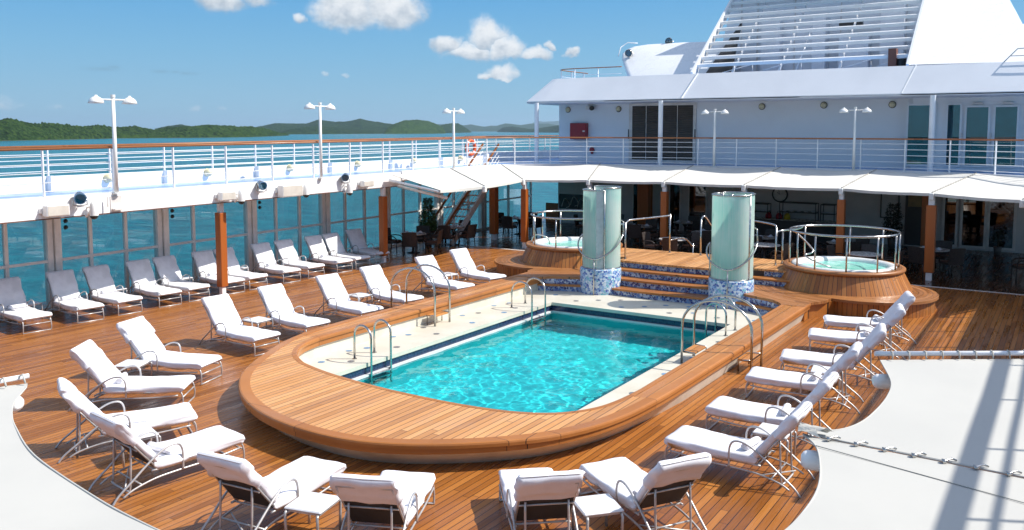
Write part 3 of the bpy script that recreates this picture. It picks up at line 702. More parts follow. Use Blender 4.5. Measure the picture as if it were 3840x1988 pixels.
# ---- bulwark of the left side walkway
bw = thing('bulwark', 'low white bulwark with buttresses along the seaward side of the upper walkway', 'bulwark')
b = MB()
def off(p, d): return (p[0]+d, p[1])
for (y0, y1) in ((4, 33.0),):
    b.prism([(BUL(y0), y0), (BUL(y1), y1), (BUL(y1)-.12, y1), (BUL(y0)-.12, y0)], ZD-.4, 3.545)
b.build('wall', 'white_gloss', bw)
b = MB(); b.prism([(-24.0, 33.0), (-24.0, 48), (-24.3, 48), (-24.3, 33.0)], 2.4, 3.62); b.prism([(BUL(33), 33.02), (-24.0, 33.02), (-24.0, 33.2), (BUL(33), 33.2)], 2.4, 3.62)
b.build('forward_wall', 'white_gloss', bw)
for y in [8.55+3.46*i for i in range(8)]:
    b = MB(); x = BUL(y); b.prism([(x+.002, y-.07), (x+.16, y-.05), (x+.16, y+.05), (x+.002, y+.07)], ZD+.001, 3.56); b.build('buttress', 'white_gloss', bw)
# ---- glass screen of the lower deck
gs = thing('glass_windscreen', 'tall glass windscreen with cream mullions between the lower deck and the sea', 'windscreen')
ys = [8.8, 9.95]+[11.13, 12.34, 13.42, 14.5, 15.68, 16.84, 17.92, 19.12, 20.27, 21.4, 22.66, 23.8, 24.93, 26.2, 27.4, 28.55, 29.9, 31.1, 32.3, 33.5, 34.9, 35.97, 38.3]
wide = {12.34, 15.68, 19.12, 22.66, 26.2, 29.9, 33.5}
for i, y in enumerate(ys):
    b = MB(); x = GLS(y)
    if y in wide: b.box(x-.10, x+.10, y-.17, y-.02, 0, 2.93); b.box(x-.04, x+.16, y+.0, y+.17, 0, 2.93)
    else: b.box(x-.05, x+.05, y-.045, y+.045, 0, 2.93)
    b.build('mullion', 'mullion_bounce_paint', gs)
for zz, hh in ((1.31, .035), (0.05, .05), (2.90, .04)):
    b = MB(); b.bar((GLS(8.8)+.03, 8.8, zz), (GLS(38.3)+.03, 38.3, zz), 0.09, hh*2); b.build('transom', 'mullion_bounce_paint', gs)
for i in range(len(ys)-1):
    y0, y1 = ys[i]+(.17 if ys[i] in wide else .045), ys[i+1]-(.17 if ys[i+1] in wide else .045)
    b = MB(); b.prism([(GLS(y0)-.006, y0), (GLS(y1)-.006, y1), (GLS(y1)-.016, y1), (GLS(y0)-.016, y0)], 0.1, 2.86); b.build('pane', 'screen_glass', gs)

# ---- forward superstructure (deckhouse)
YW = 38.0
dh = thing('deckhouse', 'white two storey deckhouse with sloping visor and shaded walls at the far end', 'deckhouse')
b = MB(); b.box(-21.72, -5.62, YW, YW+.3, ZD, 6.2); b.box(-21.72, -21.4, YW+.3, 50, ZD, 6.2)
b.prism([(-5.62, YW+.3), (-5.62, YW), (-5.40, YW-.35), (3.6, YW-.35), (3.6, YW+.3)], ZD, 6.2)
b.build('upper_wall', 'white_paint', dh)
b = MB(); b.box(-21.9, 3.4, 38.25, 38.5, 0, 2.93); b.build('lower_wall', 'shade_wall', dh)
# visor: bottom edge at z 6.06 / Y 35, top edge at 7.12 / Y 35.8
b = MB()
VX = [(-22.3, 37.2), (-22.15, 35.8), (-21.8, 35.05), (-20.8, 34.98), (-17.7, 35.0), (-14.03, 35.0), (-9.1, 35.0), (-5.42, 34.95), (0.0, 34.95), (4.5, 34.9)]
VT = [(-21.4, 38.4), (-21.35, 37.3), (-21.1, 36.3), (-20.7, 36.02), (-17.9, 36.0), (-14.2, 36.0), (-9.25, 36.0), (-5.5, 35.97), (0.0, 35.97), (4.5, 35.93)]
VX = [(-22.4, 50)]+VX; VT = [(-21.6, 50)]+VT
n_ = len(VX)
b.add([(x, y, 6.06) for x, y in VX]+[(x, y, 7.14) for x, y in VT], [(i, i+1, n_+i+1, n_+i) for i in range(n_-1)])
b.add([(x, y, 6.06) for x, y in VX]+[(x, y, 5.99) for x, y in VX], [(i, n_+i, n_+i+1, i+1) for i in range(n_-1)])
b.build('visor', 'white_paint', dh)
b = MB(); b.prism(VX+[(4.5, 50)], 5.97, 6.03); b.build('visor_soffit', 'white_paint', dh)
b = MB(); b.prism([(x, y+.03) for x, y in VT]+[(4.5, 50)], 6.98, 7.10); b.build('roof_deck', 'deck_blue', dh)
for x in (-14.03, -5.42):
    b = MB(); b.bar((x, 34.97, 6.06), (x+.32, 35.99, 7.15), .05, .05); b.build('visor_seam', 'white_gloss', dh)
for x, y in ((-21.1, 34.8), (-14.95, 34.95), (-4.33, 34.85)):
    b = MB(); b.cyl((x, y), 0.10, ZD, 5.98, 14); b.build('post', 'white_paint', dh)
# louvred double door
d = thing('louvred_door', 'wide pair of dark louvred doors in the shaded upper wall behind the railing', 'door')
b = MB(); b.box(-17.85, -14.5, YW-.06, YW-.002, ZD+.04, 5.98)
b.cur = 0; b.build('frame', 'frame_paint', d)
for (x0, x1) in ((-17.67, -16.98), (-16.94, -16.28), (-16.12, -15.42), (-15.38, -14.64)):
    b = MB(); zz = ZD+.17
    b.box(x0, x1, YW-.075, YW-.062, ZD+.15, 5.85)
    b.build('leaf', 'dark_interior', d)
    b = MB()
    while zz < 5.80:
        b.add([(x0+.01, YW-.10, zz), (x1-.01, YW-.10, zz), (x1-.01, YW-.078, zz+.06), (x0+.01, YW-.078, zz+.06)], [(0, 1, 2, 3)])
        b.add([(x0+.01, YW-.10, zz), (x1-.01, YW-.10, zz), (x1-.01, YW-.078, zz-.012), (x0+.01, YW-.078, zz-.012)], [(3, 2, 1, 0)])
        zz += .085
    b.build('louvre', 'louvre_brown', d)
b = MB(); b.tube([(-17.82, YW-.16, 4.3), (-17.82, YW-.16, 4.75)], .025); b.tube([(-14.5, YW-.16, 4.3), (-14.5, YW-.16, 4.75)], .025); b.build('handle', 'dark_metal', d)
# glazed doors upper right
YB = YW-.35
gd = thing('glazed_doors', 'teal reflecting glass doors and side windows at the right of the upper deck', 'doors')
for (x0, x1, z0) in ((-5.53, -4.6, 3.36), (-4.12, -3.70, 3.36), (-3.47, -2.74, 3.36), (-2.50, -1.79, 3.36), (-1.5, -1.05, 3.36), (-.5, .4, 3.36)):
    b = MB(); z1 = 5.68 if x0 < -3.6 else 5.58
    b.box(x0, x1, YB-.034, YB-.022, z0, z1); b.build('pane', 'door_glass', gd)
    b = MB(); b.box(x0, x1, YB-.018, YB-.004, z0, z1); b.build('teal_backing', 'backing_teal', gd)  # teal sheet added behind each pane to colour the glass
    b = MB(); w = .07
    for (a, c, e, g) in ((x0-w, x0, z0-w, z1+w), (x1, x1+w, z0-w, z1+w), (x0, x1, z0-w, z0), (x0, x1, z1, z1+w)): b.box(a, c, YB-.07, YB-.001, e, g)
    b.build('frame', 'white_paint', gd)
for x in (-3.1, -2.1):
    b = MB(); b.box(x-.18, x+.18, YB-.13, YB-.071, 5.68, 5.76, .01); b.build('door_closer', 'frame_paint', gd)
for x in (-3.6, -2.62):
    b = MB(); b.tube([(x, YB-.12, 4.2), (x, YB-.12, 4.6)], .02); b.build('handle', 'frame_paint', gd)

# ---- funnel casing with louvred grille and white fairings (all raked back)
K = 1.4; Z0, Y0_ = 7.15, 37.0
def rk(x, z, d=0.0): return (x, Y0_+K*(z-Z0)-d*0.58, z+d*0.81)
fn = thing('funnel_casing', 'raked white funnel casing with rows of horizontal louvre bars', 'funnel')
def fx_l(z): return -14.36-(z-7.16)*0.028
def fx_r(z): return -5.54-(z-7.17)*0.026
ZT = 12.6
zl = 7.62; i = 0
while zl < ZT:
    b = MB(); b.bar(rk(fx_l(zl)+.04, zl-.02), rk(fx_r(zl)-.06, zl+.04), 0.19, 0.135, (0, -.25, .97)); b.build('louvre_bar', 'white_gloss', fn)
    zl += 0.368
for side, fx in ((0, fx_l), (1, fx_r)):
    b = MB(); b.bar(rk(fx(Z0), Z0, -.05), rk(fx(ZT), ZT, -.05), .10, .40, (0, -.58, .81)); b.build('side_frame', 'white_gloss', fn)
for t in (.19, .42, .70):
    b = MB(); a_ = fx_l(Z0)*(1-t)+fx_r(Z0)*t; c_ = fx_l(ZT)*(1-t)+fx_r(ZT)*t
    b.bar(rk(a_, Z0, -.22), rk(c_, ZT, -.22), .045, .14, (0, -.58, .81)); b.build('rib', 'white_gloss', fn)
# inner casing wall with hatches and pipes
b = MB(); b.add([(-15.45, 42.6, 7.1), (-5.9, 42.6, 7.1), (-5.9, 42.6, 13.0), (-14.0, 42.6, 13.0)], [(0, 1, 2, 3)]); b.build('inner_wall', 'white_paint', fn)
b = MB(); b.add([(-15.5, 42.5, 7.12), (-14.4, 42.5, 7.12), (-14.4, 42.5, 9.4)], [(0, 1, 2)]); b.build('recess_shade', 'dark_metal', fn)  # flat dark sheet standing in for shade inside the casing
for (x, z, w, h, y) in ((-12.4, 8.6, .9, 2.6, 42.0), (-10.1, 8.7, .6, 2.4, 41.8), (-8.6, 8.3, 1.3, 1.7, 42.0), (-7.0, 8.9, 1.0, 2.8, 42.1)):
    b = MB(); b.box(x-w/2, x+w/2, y, 42.58, z-h/2, z+h/2, .02); b.build('casing_box', 'white_paint', fn)
for x in (-14.0, -13.2, -11.4, -9.3, -6.5):
    b = MB(); b.box(x-.02, x+.02, 42.55, 42.59, 7.1, 12.9); b.build('panel_seam', 'frame_paint', fn)
for (xa, xb, za, zb) in ((-13.4, -12.0, 7.25, 7.6), (-11.5, -9.9, 7.3, 7.75), (-8.4, -7.1, 7.2, 7.6), (-6.9, -6.3, 7.25, 7.5)):
    b = MB(); b.tube([(xa, 38.0, za), (xb, 38.1, zb), (xb+.02, 38.1, 7.1)], .022, 6); b.build('pipe', 'white_gloss', fn)
for x in (-10.2,):
    b = MB(); b.tube([(x, 38.2, 7.1), (x+.1, 40.6, 9.3)], .035, 8); b.build('pipe', 'white_paint', fn)
b = MB(); b.box(-9.2, -8.2, 41.7, 42.0, 9.45, 9.6); b.build('vent_slot', 'dark_interior', fn)
b = MB(); b.prism([(-6.35, 37.5), (-6.05, 37.5), (-6.05, 37.9), (-6.35, 37.9)], 7.1, 7.95); b.build('bracket', 'rust_brown', fn)
b = MB(); b.cyl((-5.95, 37.9), .22, 7.1, 7.55, 14); b.build('drum', 'dark_metal', fn)
b = MB(); b.add([(-14.3, 38.2, 7.12), (-13.0, 38.2, 7.12), (-13.35, 40.0, 8.5), (-13.85, 42.3, 10.1)], [(0, 1, 2, 3)]); b.build('recess_shade', 'dark_metal', fn)  # sloping dark sheet, also painted for the casing's inner shade
# right-hand fairing
KF = 1.9
def rf(x, z, d=0.0): return (x, Y0_+KF*(z-Z0)-d*0.47, z+d*0.88)
fr_ = thing('funnel_fairing', 'smooth bright white raked fairing to the right of the louvre grille', 'fairing')
b = MB()
ol = [(-5.50, 7.15), (-5.87, 10.56), (-6.1, 12.6), (-4.0, 12.6), (-2.84, 10.24), (-2.22, 8.93)]
front = [Vector(rf(x, z, .10)) for x, z in ol]+[Vector(rf(-1.88, 8.84, .06)), Vector(rf(2.5, 8.90, 0)), Vector(rf(3.2, 7.15, 0))]
back_ = [p+Vector((0.3, 7, 0.0)) for p in front]
n_ = len(front)
b.add(front+back_, [tuple(range(n_))]+[(i, n_+i, n_+(i+1) % n_, (i+1) % n_) for i in range(n_)])
b.build('shell', 'white_gloss', fr_)
# left rounded fairing (raked bulbous housing)
fl = thing('left_fairing', 'rounded white fairing carrying two floodlights left of the funnel', 'fairing')
prof = [(-18.1, 7.05), (-18.8, 7.7), (-19.43, 8.31), (-19.62, 8.63), (-19.53, 8.87), (-19.23, 9.01), (-18.51, 9.09), (-16.6, 9.09), (-14.6, 9.03), (-14.3, 8.8), (-14.0, 7.05)]
pc = [Vector((x, 0, z)) for x, z in prof]; c_ = Vector((-16.2, 0, 7.9))
rows = []
for k, (sc_, dy) in enumerate(((0.0, 0), (.88, 0.0), (.96, .04), (.99, .12), (1.0, .25), (1.0, 2.8), (.9, 3.4), (0.0, 3.5))):
    rows.append([(c_.x+(p.x-c_.x)*sc_, 38.45+(((c_.z+(p.z-c_.z)*sc_))-7.15)*1.5+dy, c_.z+(p.z-c_.z)*sc_) for p in pc])
n_ = len(prof); V = [q for r_ in rows for q in r_]; F = []
for k in range(len(rows)-1):
    for i in range(n_): F.append((k*n_+i, k*n_+(i+1) % n_, (k+1)*n_+(i+1) % n_, (k+1)*n_+i))
b = MB(); b.add(V, F, True); b.build('shell', 'white_gloss', fl)
b = MB(); b.tube([(-19.6, 40.3, 8.45), (-19.75, 40.9, 8.95), (-19.5, 41.2, 9.2), (-19.0, 41.3, 9.15)], .025); b.build('grab_rail', 'white_gloss', fl)

# ---- sea air: thin even haze round everything
m = bpy.data.materials.new('sea_air'); m.use_nodes = True; nt = m.node_tree; nt.nodes.clear()
vol = nt.nodes.new('ShaderNodeVolumePrincipled'); vol.inputs['Color'].default_value = (0.60, 0.80, 1.0, 1); vol.inputs['Density'].default_value = 3.0e-5; vol.inputs['Anisotropy'].default_value = 0.2
ou = nt.nodes.new('ShaderNodeOutputMaterial'); nt.links.new(vol.outputs[0], ou.inputs['Volume']); M['sea_air'] = m
b = MB(); b.box(-29500, 29500, -2500, 29500, -20, 420); tag(b.build('haze', 'sea_air'), kind='stuff')
# ================================================================ RAILINGS
def railing(name, label, path, post_at, ztop, zbase, bars, rail_r=0.035, post_w=0.045, bar_r=0.011, flat=True, wood='handrail_teak', lean=0):
    t = thing(name, label, 'railing')
    path = [Vector((p[0], p[1], 0)) for p in path]
    S = [0]
    for a, c in zip(path[:-1], path[1:]): S.append(S[-1]+(c-a).length)
    def at_(s):
        for i in range(len(S)-1):
            if s <= S[i+1] or i == len(S)-2:
                k = (s-S[i])/(S[i+1]-S[i]); return path[i].lerp(path[i+1], k), (path[i+1]-path[i]).normalized()
    zf = ztop if callable(ztop) else (lambda p: ztop)
    b = MB()
    rings = [p+Vector((0, 0, zf(p))) for p in path]
    V = []; F = []
    w, h = (rail_r*1.9, rail_r*0.9) if flat else (rail_r, rail_r)
    for i, p in enumerate(rings):
        tt = (rings[min(i+1, len(rings)-1)]-rings[max(i-1, 0)]).normalized(); sd = tt.cross(Vector((0, 0, 1))).normalized()
        for k in range(10):
            th = 2*math.pi*k/10; V.append(p+sd*w*math.cos(th)+Vector((0, 0, h*math.sin(th))))
    m_ = len(rings)
    for i in range(m_-1):
        for k in range(10): F.append((i*10+k, i*10+(k+1) % 10, (i+1)*10+(k+1) % 10, (i+1)*10+k))
    F += [tuple(range(9, -1, -1)), tuple((m_-1)*10+k for k in range(10))]
    b.add(V, F, True); b.build('handrail', wood, t)
    for z in bars:
        b = MB(); b.tube([p+Vector((0, 0, zbase+(zf(p)-zbase)*z)) for p in path], bar_r, 6); b.build('rail_bar', 'white_gloss', t)
    for s in post_at:
        if s > S[-1]+1e-3: continue
        p, d = at_(min(s, S[-1])); sd = Vector((-d.y, d.x, 0))
        b = MB(); zt = zf(p)
        b.obox(p+Vector((0, 0, (zbase+zt)/2)), (d, sd, Vector((0, 0, 1))), (0.014, post_w/2+.008, (zt-zbase)/2)); b.build('post', 'white_gloss', t)
    return t
def spaced(a, st, n): return [a+st*i for i in range(n)]
y0 = 7.14; pin = [(EDG(5)-.10, 5), (EDG(29)-.10, 29)]+[(p[0], p[1]) for p in offset2(FRs, 0.12)[1:]]
def ztl(p): return 4.25+max(0, min(.13, (p.y-18)*0.011))
L_ = lambda y: (y-5)*math.sqrt(1+.068**2)
railing('walkway_railing', 'long white railing with teak handrail along the inner edge of the upper deck', pin, [L_(7.16+1.79*i) for i in range(12)]+spaced(L_(28.9), 1.62, 18), ztl, ZD, (.12, .30, .50, .68, .85))
pout = [(BUL(5)-.06, 5), (BUL(32.9)-.06, 32.9), (-24.1, 33.3), (-24.1, 47)]
railing('bulwark_railing', 'seaward railing with teak handrail fixed on top of the white bulwark', pout, [L_(8.55+1.73*i) for i in range(14)]+spaced(L_(33.6), 1.6, 8), lambda p: 4.25+max(0, min(.15, (p.y-16)*0.01)), 3.54, (.17, .36, .55, .74), rail_r=.04)
pr = [(-.95, 4)]+[(1.15, 4)]; prr = [(.62, 13), (.62, 28.5)]
railing('right_walkway_railing', 'white railing on the right upper walkway that casts barred shadows on the deck', prr, spaced(.5, 1.78, 14), 4.28, ZD, (.12, .30, .50, .68, .85))
# roof deck railing above the visor
pt = [(-21.2, 40), (-21.2, 37.7), (-21.0, 36.95), (-20.4, 36.6), (-19.0, 36.55), (-17.6, 36.55)]
railing('roof_railing', 'small railing with wooden rail on the left end of the deckhouse roof', [(p.x, p.y) for p in cat_rom([(*p, 0) for p in pt], 4)], spaced(.4, 1.25, 8), 7.62, 7.1, (.4,), rail_r=.026)
rr = thing('roof_grab_rail', 'pale tubular grab rail on the roof at the right edge of the photo', 'rail')
b = MB(); b.tube([(-2.25, 36, 7.1), (-1.8, 36, 7.6), (-1.2, 36, 7.62), (.5, 36, 7.62)], .022); b.build('top_tube', 'frame_paint', rr)
b = MB(); b.tube([(-2.0, 36, 7.35), (.5, 36, 7.35)], .016); b.build('mid_tube', 'frame_paint', rr)

# ================================================================ LAMP POSTS, LIGHTS AND SPEAKERS
def lamp_post(h):
    t = thing('lamp_post', 'x', 'lamp post', group='twin-headed white lamp posts')
    b = MB(); b.tube([(0, 0, 0), (0, 0, h)], .05, 12, rs=[.055, .042]); b.cyl((0, 0), .055, h-.02, h+.05, 12); b.build('pole', 'lamp_white', t)
    b = MB(); b.cyl((0, 0), .09, 0, .03, 12); b.build('base_plate', 'lamp_white', t)
    b = MB(); b.tube([(0, -.38, h-.07), (0, .38, h-.07)], .02); b.build('cross_arm', 'lamp_white', t)
    for s in (-1, 1):
        b = MB(); b.lathe([(.001, h+.035), (.035, h+.03), (.04, h+.0), (.085, h-.02), (.135, h-.06), (.165, h-.11), (.18, h-.165), (.165, h-.165), (.14, h-.11), (.001, h-.05)], (0, s*.42), 22); b.build('lamp_shade', 'lamp_white', t)
        b = MB(); b.lathe([(.001, h-.17), (.05, h-.16), (.06, h-.12), (.03, h-.07)], (0, s*.42), 12); b.build('bulb', 'lamp_globe', t)
    return t
lp = lamp_post(2.36)
place(lp, (EDG(12.5)+.06, 12.5, ZD-.02), R(-4), 'tall white twin-headed lamp post nearest the camera, leftmost of the row')
for (x, y, z, a, l) in ((EDG(19.88)+.06, 19.88, ZD, -4, 'twin-headed white lamp post in the middle of the left side railing'), (EDG(27.66)+.06, 27.66, ZD, -4, 'twin-headed white lamp post standing where the left awning begins'),
                        (-12.45, 34.72, ZD, 88, 'white twin lamp post just right of the dark louvred doors'), (-6.95, 34.68, ZD, 88, 'white twin lamp post before the blank shaded wall near the glass doors')):
    place(lp, (x, y, z), R(a), l)
b = MB(); x = EDG(12.5); b.box(x-.0, x+.16, 12.38, 12.62, 2.76, 2.80); b.box(x, x+.03, 12.35, 12.65, 2.72, 3.1); b.box(x+.12, x+.15, 12.2, 12.23, 2.85, 3.1)
tag(b.build('bracket', 'frame_paint'), 'white steel bracket carrying the nearest lamp post on the beam', 'bracket')
gl = thing('bulkhead_light', 'x', 'wall light', group='round cream lights along the bulwark')
b = MB(); b.lathe([(.001, .17), (.06, .16), (.10, .12), (.115, .06), (.115, .02), (.10, 0)], n=18); b.lathe([(.10, 0), (.125, 0), (.125, -.02), (.10, -.02)], n=18); b.build('globe', 'lamp_globe', gl)
names = ['nearest the camera', 'second from the left', 'third from the left', 'fourth from the left, half hidden by a post', 'fifth from the left', 'farthest away, just before the stairs']
for i, y in enumerate((13.62, 16.95, 20.38, 23.85, 27.3, 30.75)):
    o = place(gl, (BUL(y)+.02, y, 3.42+.012*i), 0, 'round cream bulwark light, '+names[i]); o.rotation_euler = (0, R(90), 0)
wl = thing('wall_light', 'x', 'wall light', group='round wall lights on the deckhouse')
b = MB(); b.lathe([(.001, .13), (.07, .12), (.115, .07), (.12, .01)], n=18); b.build('globe', 'lamp_globe', wl)
b = MB(); b.lathe([(.12, .01), (.145, .01), (.145, -.02), (.001, -.02)], n=18); b.build('backplate', 'dark_metal', wl)
for i, (x, z, l) in enumerate(((-21.2, 5.72, 'round cream wall light above the red box'), (-18.42, 5.72, 'round cream wall light just left of the louvred doors'), (-11.5, 5.74, 'round cream wall light right of the louvred doors'), (-8.88, 5.76, 'round cream wall light in the middle of the blank wall'), (-6.2, 5.74, 'round cream wall light beside the glass doors'))):
    o = place(wl, (x, YW-.03, z), 0, l); o.rotation_euler = (R(90), 0, 0)
# floodlights
def floodlight(nm, loc, rz, tilt, label, r=.13):
    t = thing(nm, label, 'floodlight', loc, rz, 'steel floodlights')
    m_ = Matrix.Rotation(R(tilt), 4, 'Y')
    def tr(b): b.v = [tuple(m_ @ Vector(v)+Vector((0, 0, .2))) for v in b.v]; return b
    b = MB(); b.tube([(-.16, 0, 0), (-.12, 0, 0), (.0, 0, 0), (.10, 0, 0)], r, 16, rs=[r*.55, r*.85, r*.95, r]); tr(b).build('housing', 'steel', t)
    b = MB(); b.tube([(.10, 0, 0), (.13, 0, 0)], r, 16, rs=[r*1.06, r*1.06]); tr(b).build('bezel', 'dark_metal' if 'roof' in label else 'dot_blue', t)
    b = MB(); b.tube([(.131, 0, 0), (.136, 0, 0)], r, 16, rs=[r*.9, r*.85]); tr(b).build('lens', 'door_glass', t)
    b = MB(); b.tube([(0, -r-.02, .2), (0, -r-.02, .02), (0, 0, .0), (0, r+.02, .02), (0, r+.02, .2)], .014, 6); b.build('yoke', 'steel', t)
    b = MB(); b.box(-.06, .06, -.07, .07, -.03, .005); b.box(-.2, -.02, -.02, .02, -.03, -.005); b.build('foot', 'frame_paint', t)
    return t
floodlight('floodlight', (EDG(11.4)+.22, 11.42, 2.95), R(-25), 12, 'chrome floodlight above the leftmost beige speaker box')
floodlight('floodlight', (EDG(17.2)+.16, 17.2, 2.92), R(-20), 12, 'chrome floodlight on the beam between the post and the large speaker', .12)
floodlight('floodlight', (EDG(20.95)+.16, 20.95, 2.98), R(-50), 12, 'chrome floodlight on the beam below the second lamp post', .12)
floodlight('floodlight', (-17.4, 41.6, 9.02), R(-75), 20, 'round floodlight standing on the roof fairing top', .17)
floodlight('floodlight', (-18.95, 40.2, 8.4), R(-80), 20, 'round floodlight on the roof fairing left face', .17)
# speaker boxes
def speaker(x, y, z, w, h, d, label, rz=0, tilt=6):
    t = thing('loudspeaker', label, 'loudspeaker', (x, y, z), rz, 'beige loudspeakers on the beam')
    b = MB(); b.box(0.06, 0.06+d, -w/2, w/2, -h/2, h/2, .02); b.build('cabinet', 'lamp_white', t)
    b = MB(); b.box(0.06+d-.004, 0.066+d, -w/2+.03, w/2-.03, -h/2+.03, h/2-.03); b.build('grille', 'beige_box', t)
    b = MB(); b.box(-.01, 0.08, -w/2-.05, -w/2+.005, -.06, .06, .01); b.box(-.01, 0.08, w/2-.005, w/2+.05, -.06, .06, .01); b.build('bracket', 'lamp_white', t)
    return t
speaker(EDG(10.9)+.01, 10.86, 2.885, .54, .27, .20, 'long beige speaker box at the far left end of the beam')
speaker(EDG(15.86)+.01, 15.88, 2.885, .50, .25, .20, 'beige speaker box above the nearest wooden column')
speaker(EDG(18.35)+.01, 18.35, 2.88, .82, .36, .24, 'large white-framed loudspeaker in the middle of the beam')
speaker(EDG(22.05)+.01, 22.05, 2.90, .52, .22, .20, 'small beige speaker box just before the awning')
def camdome(x, y, z, label):
    t = thing('dome_camera', label, 'camera', (x, y, z), 0, 'white dome cameras under the beam')
    b = MB(); b.lathe([(.001, .20), (.05, .19), (.085, .13), (.095, .04), (.10, -.10), (.10, -.14)], (.20, 0), 18); b.build('hood', 'lamp_white', t)
    b = MB(); b.lathe([(.095, -.14), (.08, -.19), (.04, -.225), (.001, -.235)], (.20, 0), 18); b.build('lens_dome', 'dark_metal', t)
    b = MB(); b.tube([(0, -.12, -.08), (.05, -.10, -.16), (.12, -.05, -.05), (.20, 0, .03)], .03, 8); b.tube([(0, -.05, .05), (.2, 0, .08)], .02, 6); b.build('arm', 'lamp_white', t)
camdome(EDG(11.75), 11.78, 2.83, 'white dome camera hanging beside the leftmost floodlight')
camdome(EDG(16.4)-.02, 16.4, 2.84, 'white dome camera at the top of the nearest wooden column')
camdome(EDG(19.1)-.02, 19.05, 2.85, 'white dome camera right of the large loudspeaker')
camdome(EDG(21.0)-.02, 21.12, 2.78, 'white dome camera below the floodlight near the awning')
t = thing('wall_camera', 'dark grey camera on the shaded wall left of the louvred doors', 'camera', (-19.9, YW, 5.8))
b = MB(); b.box(-.22, .05, -.22, -.0, -.09, .09, .02); b.build('housing', 'frame_paint', t)
b = MB(); b.tube([(.1, -.12, -.02), (.16, -.3, -.03)], .11, 14); b.build('lens', 'dark_metal', t)
# fire box, extinguisher, lifebuoy
t = thing('fire_box', 'dark red metal fire hose box on the shaded wall', 'fire box', (-20.5, YW, 4.66))
b = MB(); b.box(-.44, .44, -.30, -.005, -.40, .40, .02); b.build('cabinet', 'fire_red', t)
b = MB(); b.box(.28, .40, -.312, -.30, -.03, .03); b.build('latch', 'frame_paint', t)
t = thing('fire_bell', 'small red fire valve low on the wall behind the railing', 'fire valve', (-19.82, YW, 3.75))
b = MB(); b.tube([(0, -.02, 0), (0, -.12, 0)], .12, 14); b.tube([(0, -.06, -.1), (0, -.06, -.2)], .06, 10); b.build('valve', 'fire_red', t)
t = thing('lifebuoy', 'orange ring lifebuoy hanging on the seaward railing beside the stairs', 'lifebuoy', (BUL(32.0)+.05, 31.6, 3.93))
b = MB(); b.tube([(0, .31*math.cos(a*math.pi/16), .31*math.sin(a*math.pi/16)) for a in range(32)], .075, 10, closed=True); b.build('ring', 'lifebuoy_orange', t)
for a in (45, 135, 225, 315):
    b = MB(); b.tube([(0, .31*math.cos(R(a+d_)), .31*math.sin(R(a+d_))) for d_ in (-7, 0, 7)], .08, 10); b.build('band', 'white_gloss', t)

# ================================================================ STAIRS (left, up to the walkway)
st = thing('stairway', 'steep open teak stairway with ropes rising to the upper walkway at left', 'stairway')
def sy(z): return 28.05+z/.855
for x in (-21.92, -21.08):
    b = MB(); b.bar((x, sy(.05), .05), (x, sy(3.15), 3.15), .06, .24); b.build('stringer', 'frame_paint', st)
    b = MB(); b.bar((x, sy(.2)-.55, .85), (x, sy(3.15)-.15, 4.1), .05, .08); b.build('handrail', 'handrail_teak', st)
    for k in range(3):
        b = MB(); q = .22+.2*k; b.tube([(x, sy(.2)-.55*q, .1+.85*q), (x, sy(3.1)-.2*q, 3.2+.95*q)], .012, 6); b.build('rail_bar', 'white_gloss', st)
    for z in (.5, 1.3, 2.1, 2.9):
        b = MB(); b.tube([(x, sy(z), z), (x, sy(z)-.45, z+.62)], .014, 6); b.build('baluster', 'white_gloss', st)
for k in range(11):
    b = MB(); z = .28+k*.275; b.box(-21.89, -21.11, sy(z)-.12, sy(z)+.14, z-.035, z, .005); b.build('tread', 'trim_teak', st)
# ================================================================ AWNINGS round the forward end
JO = [(-17.55, 22.8, 2.72), (-17.35, 25.1, 2.74), (-18.2, 29.0, 2.76), (-15.95, 30.25, 2.76), (-12.95, 30.65, 2.76), (-9.75, 30.3, 2.76), (-6.45, 30.35, 2.76), (-3.6, 29.6, 2.76), (-1.1, 28.0, 2.76), (-0.5, 25.4, 2.74)]
JI = [(-20.15, 23.3, 3.16), (-20.5, 27.3, 3.20), (-20.75, 31.3, 3.22), (-17.3, 33.9, 3.24), (-13.3, 34.6, 3.24), (-9.7, 34.7, 3.24), (-6.1, 34.5, 3.24), (-2.7, 33.4, 3.24), (-0.05, 31.8, 3.26), (0.75, 27.6, 3.26)]
AL = ['awning panel nearest the camera on the left, ending in a free white corner', 'white awning panel above the stairway on the left', 'white awning panel on the left above the seated dining tables', 'white awning panel behind the left glass shower tower', 'white awning panel in front of the left half of the louvred doors', 'white awning panel straight behind the wooden terrace', 'white awning panel above the buffet and wall clock', 'white awning panel above the right hot tub', 'white awning panel at the right edge above the dark doorway']
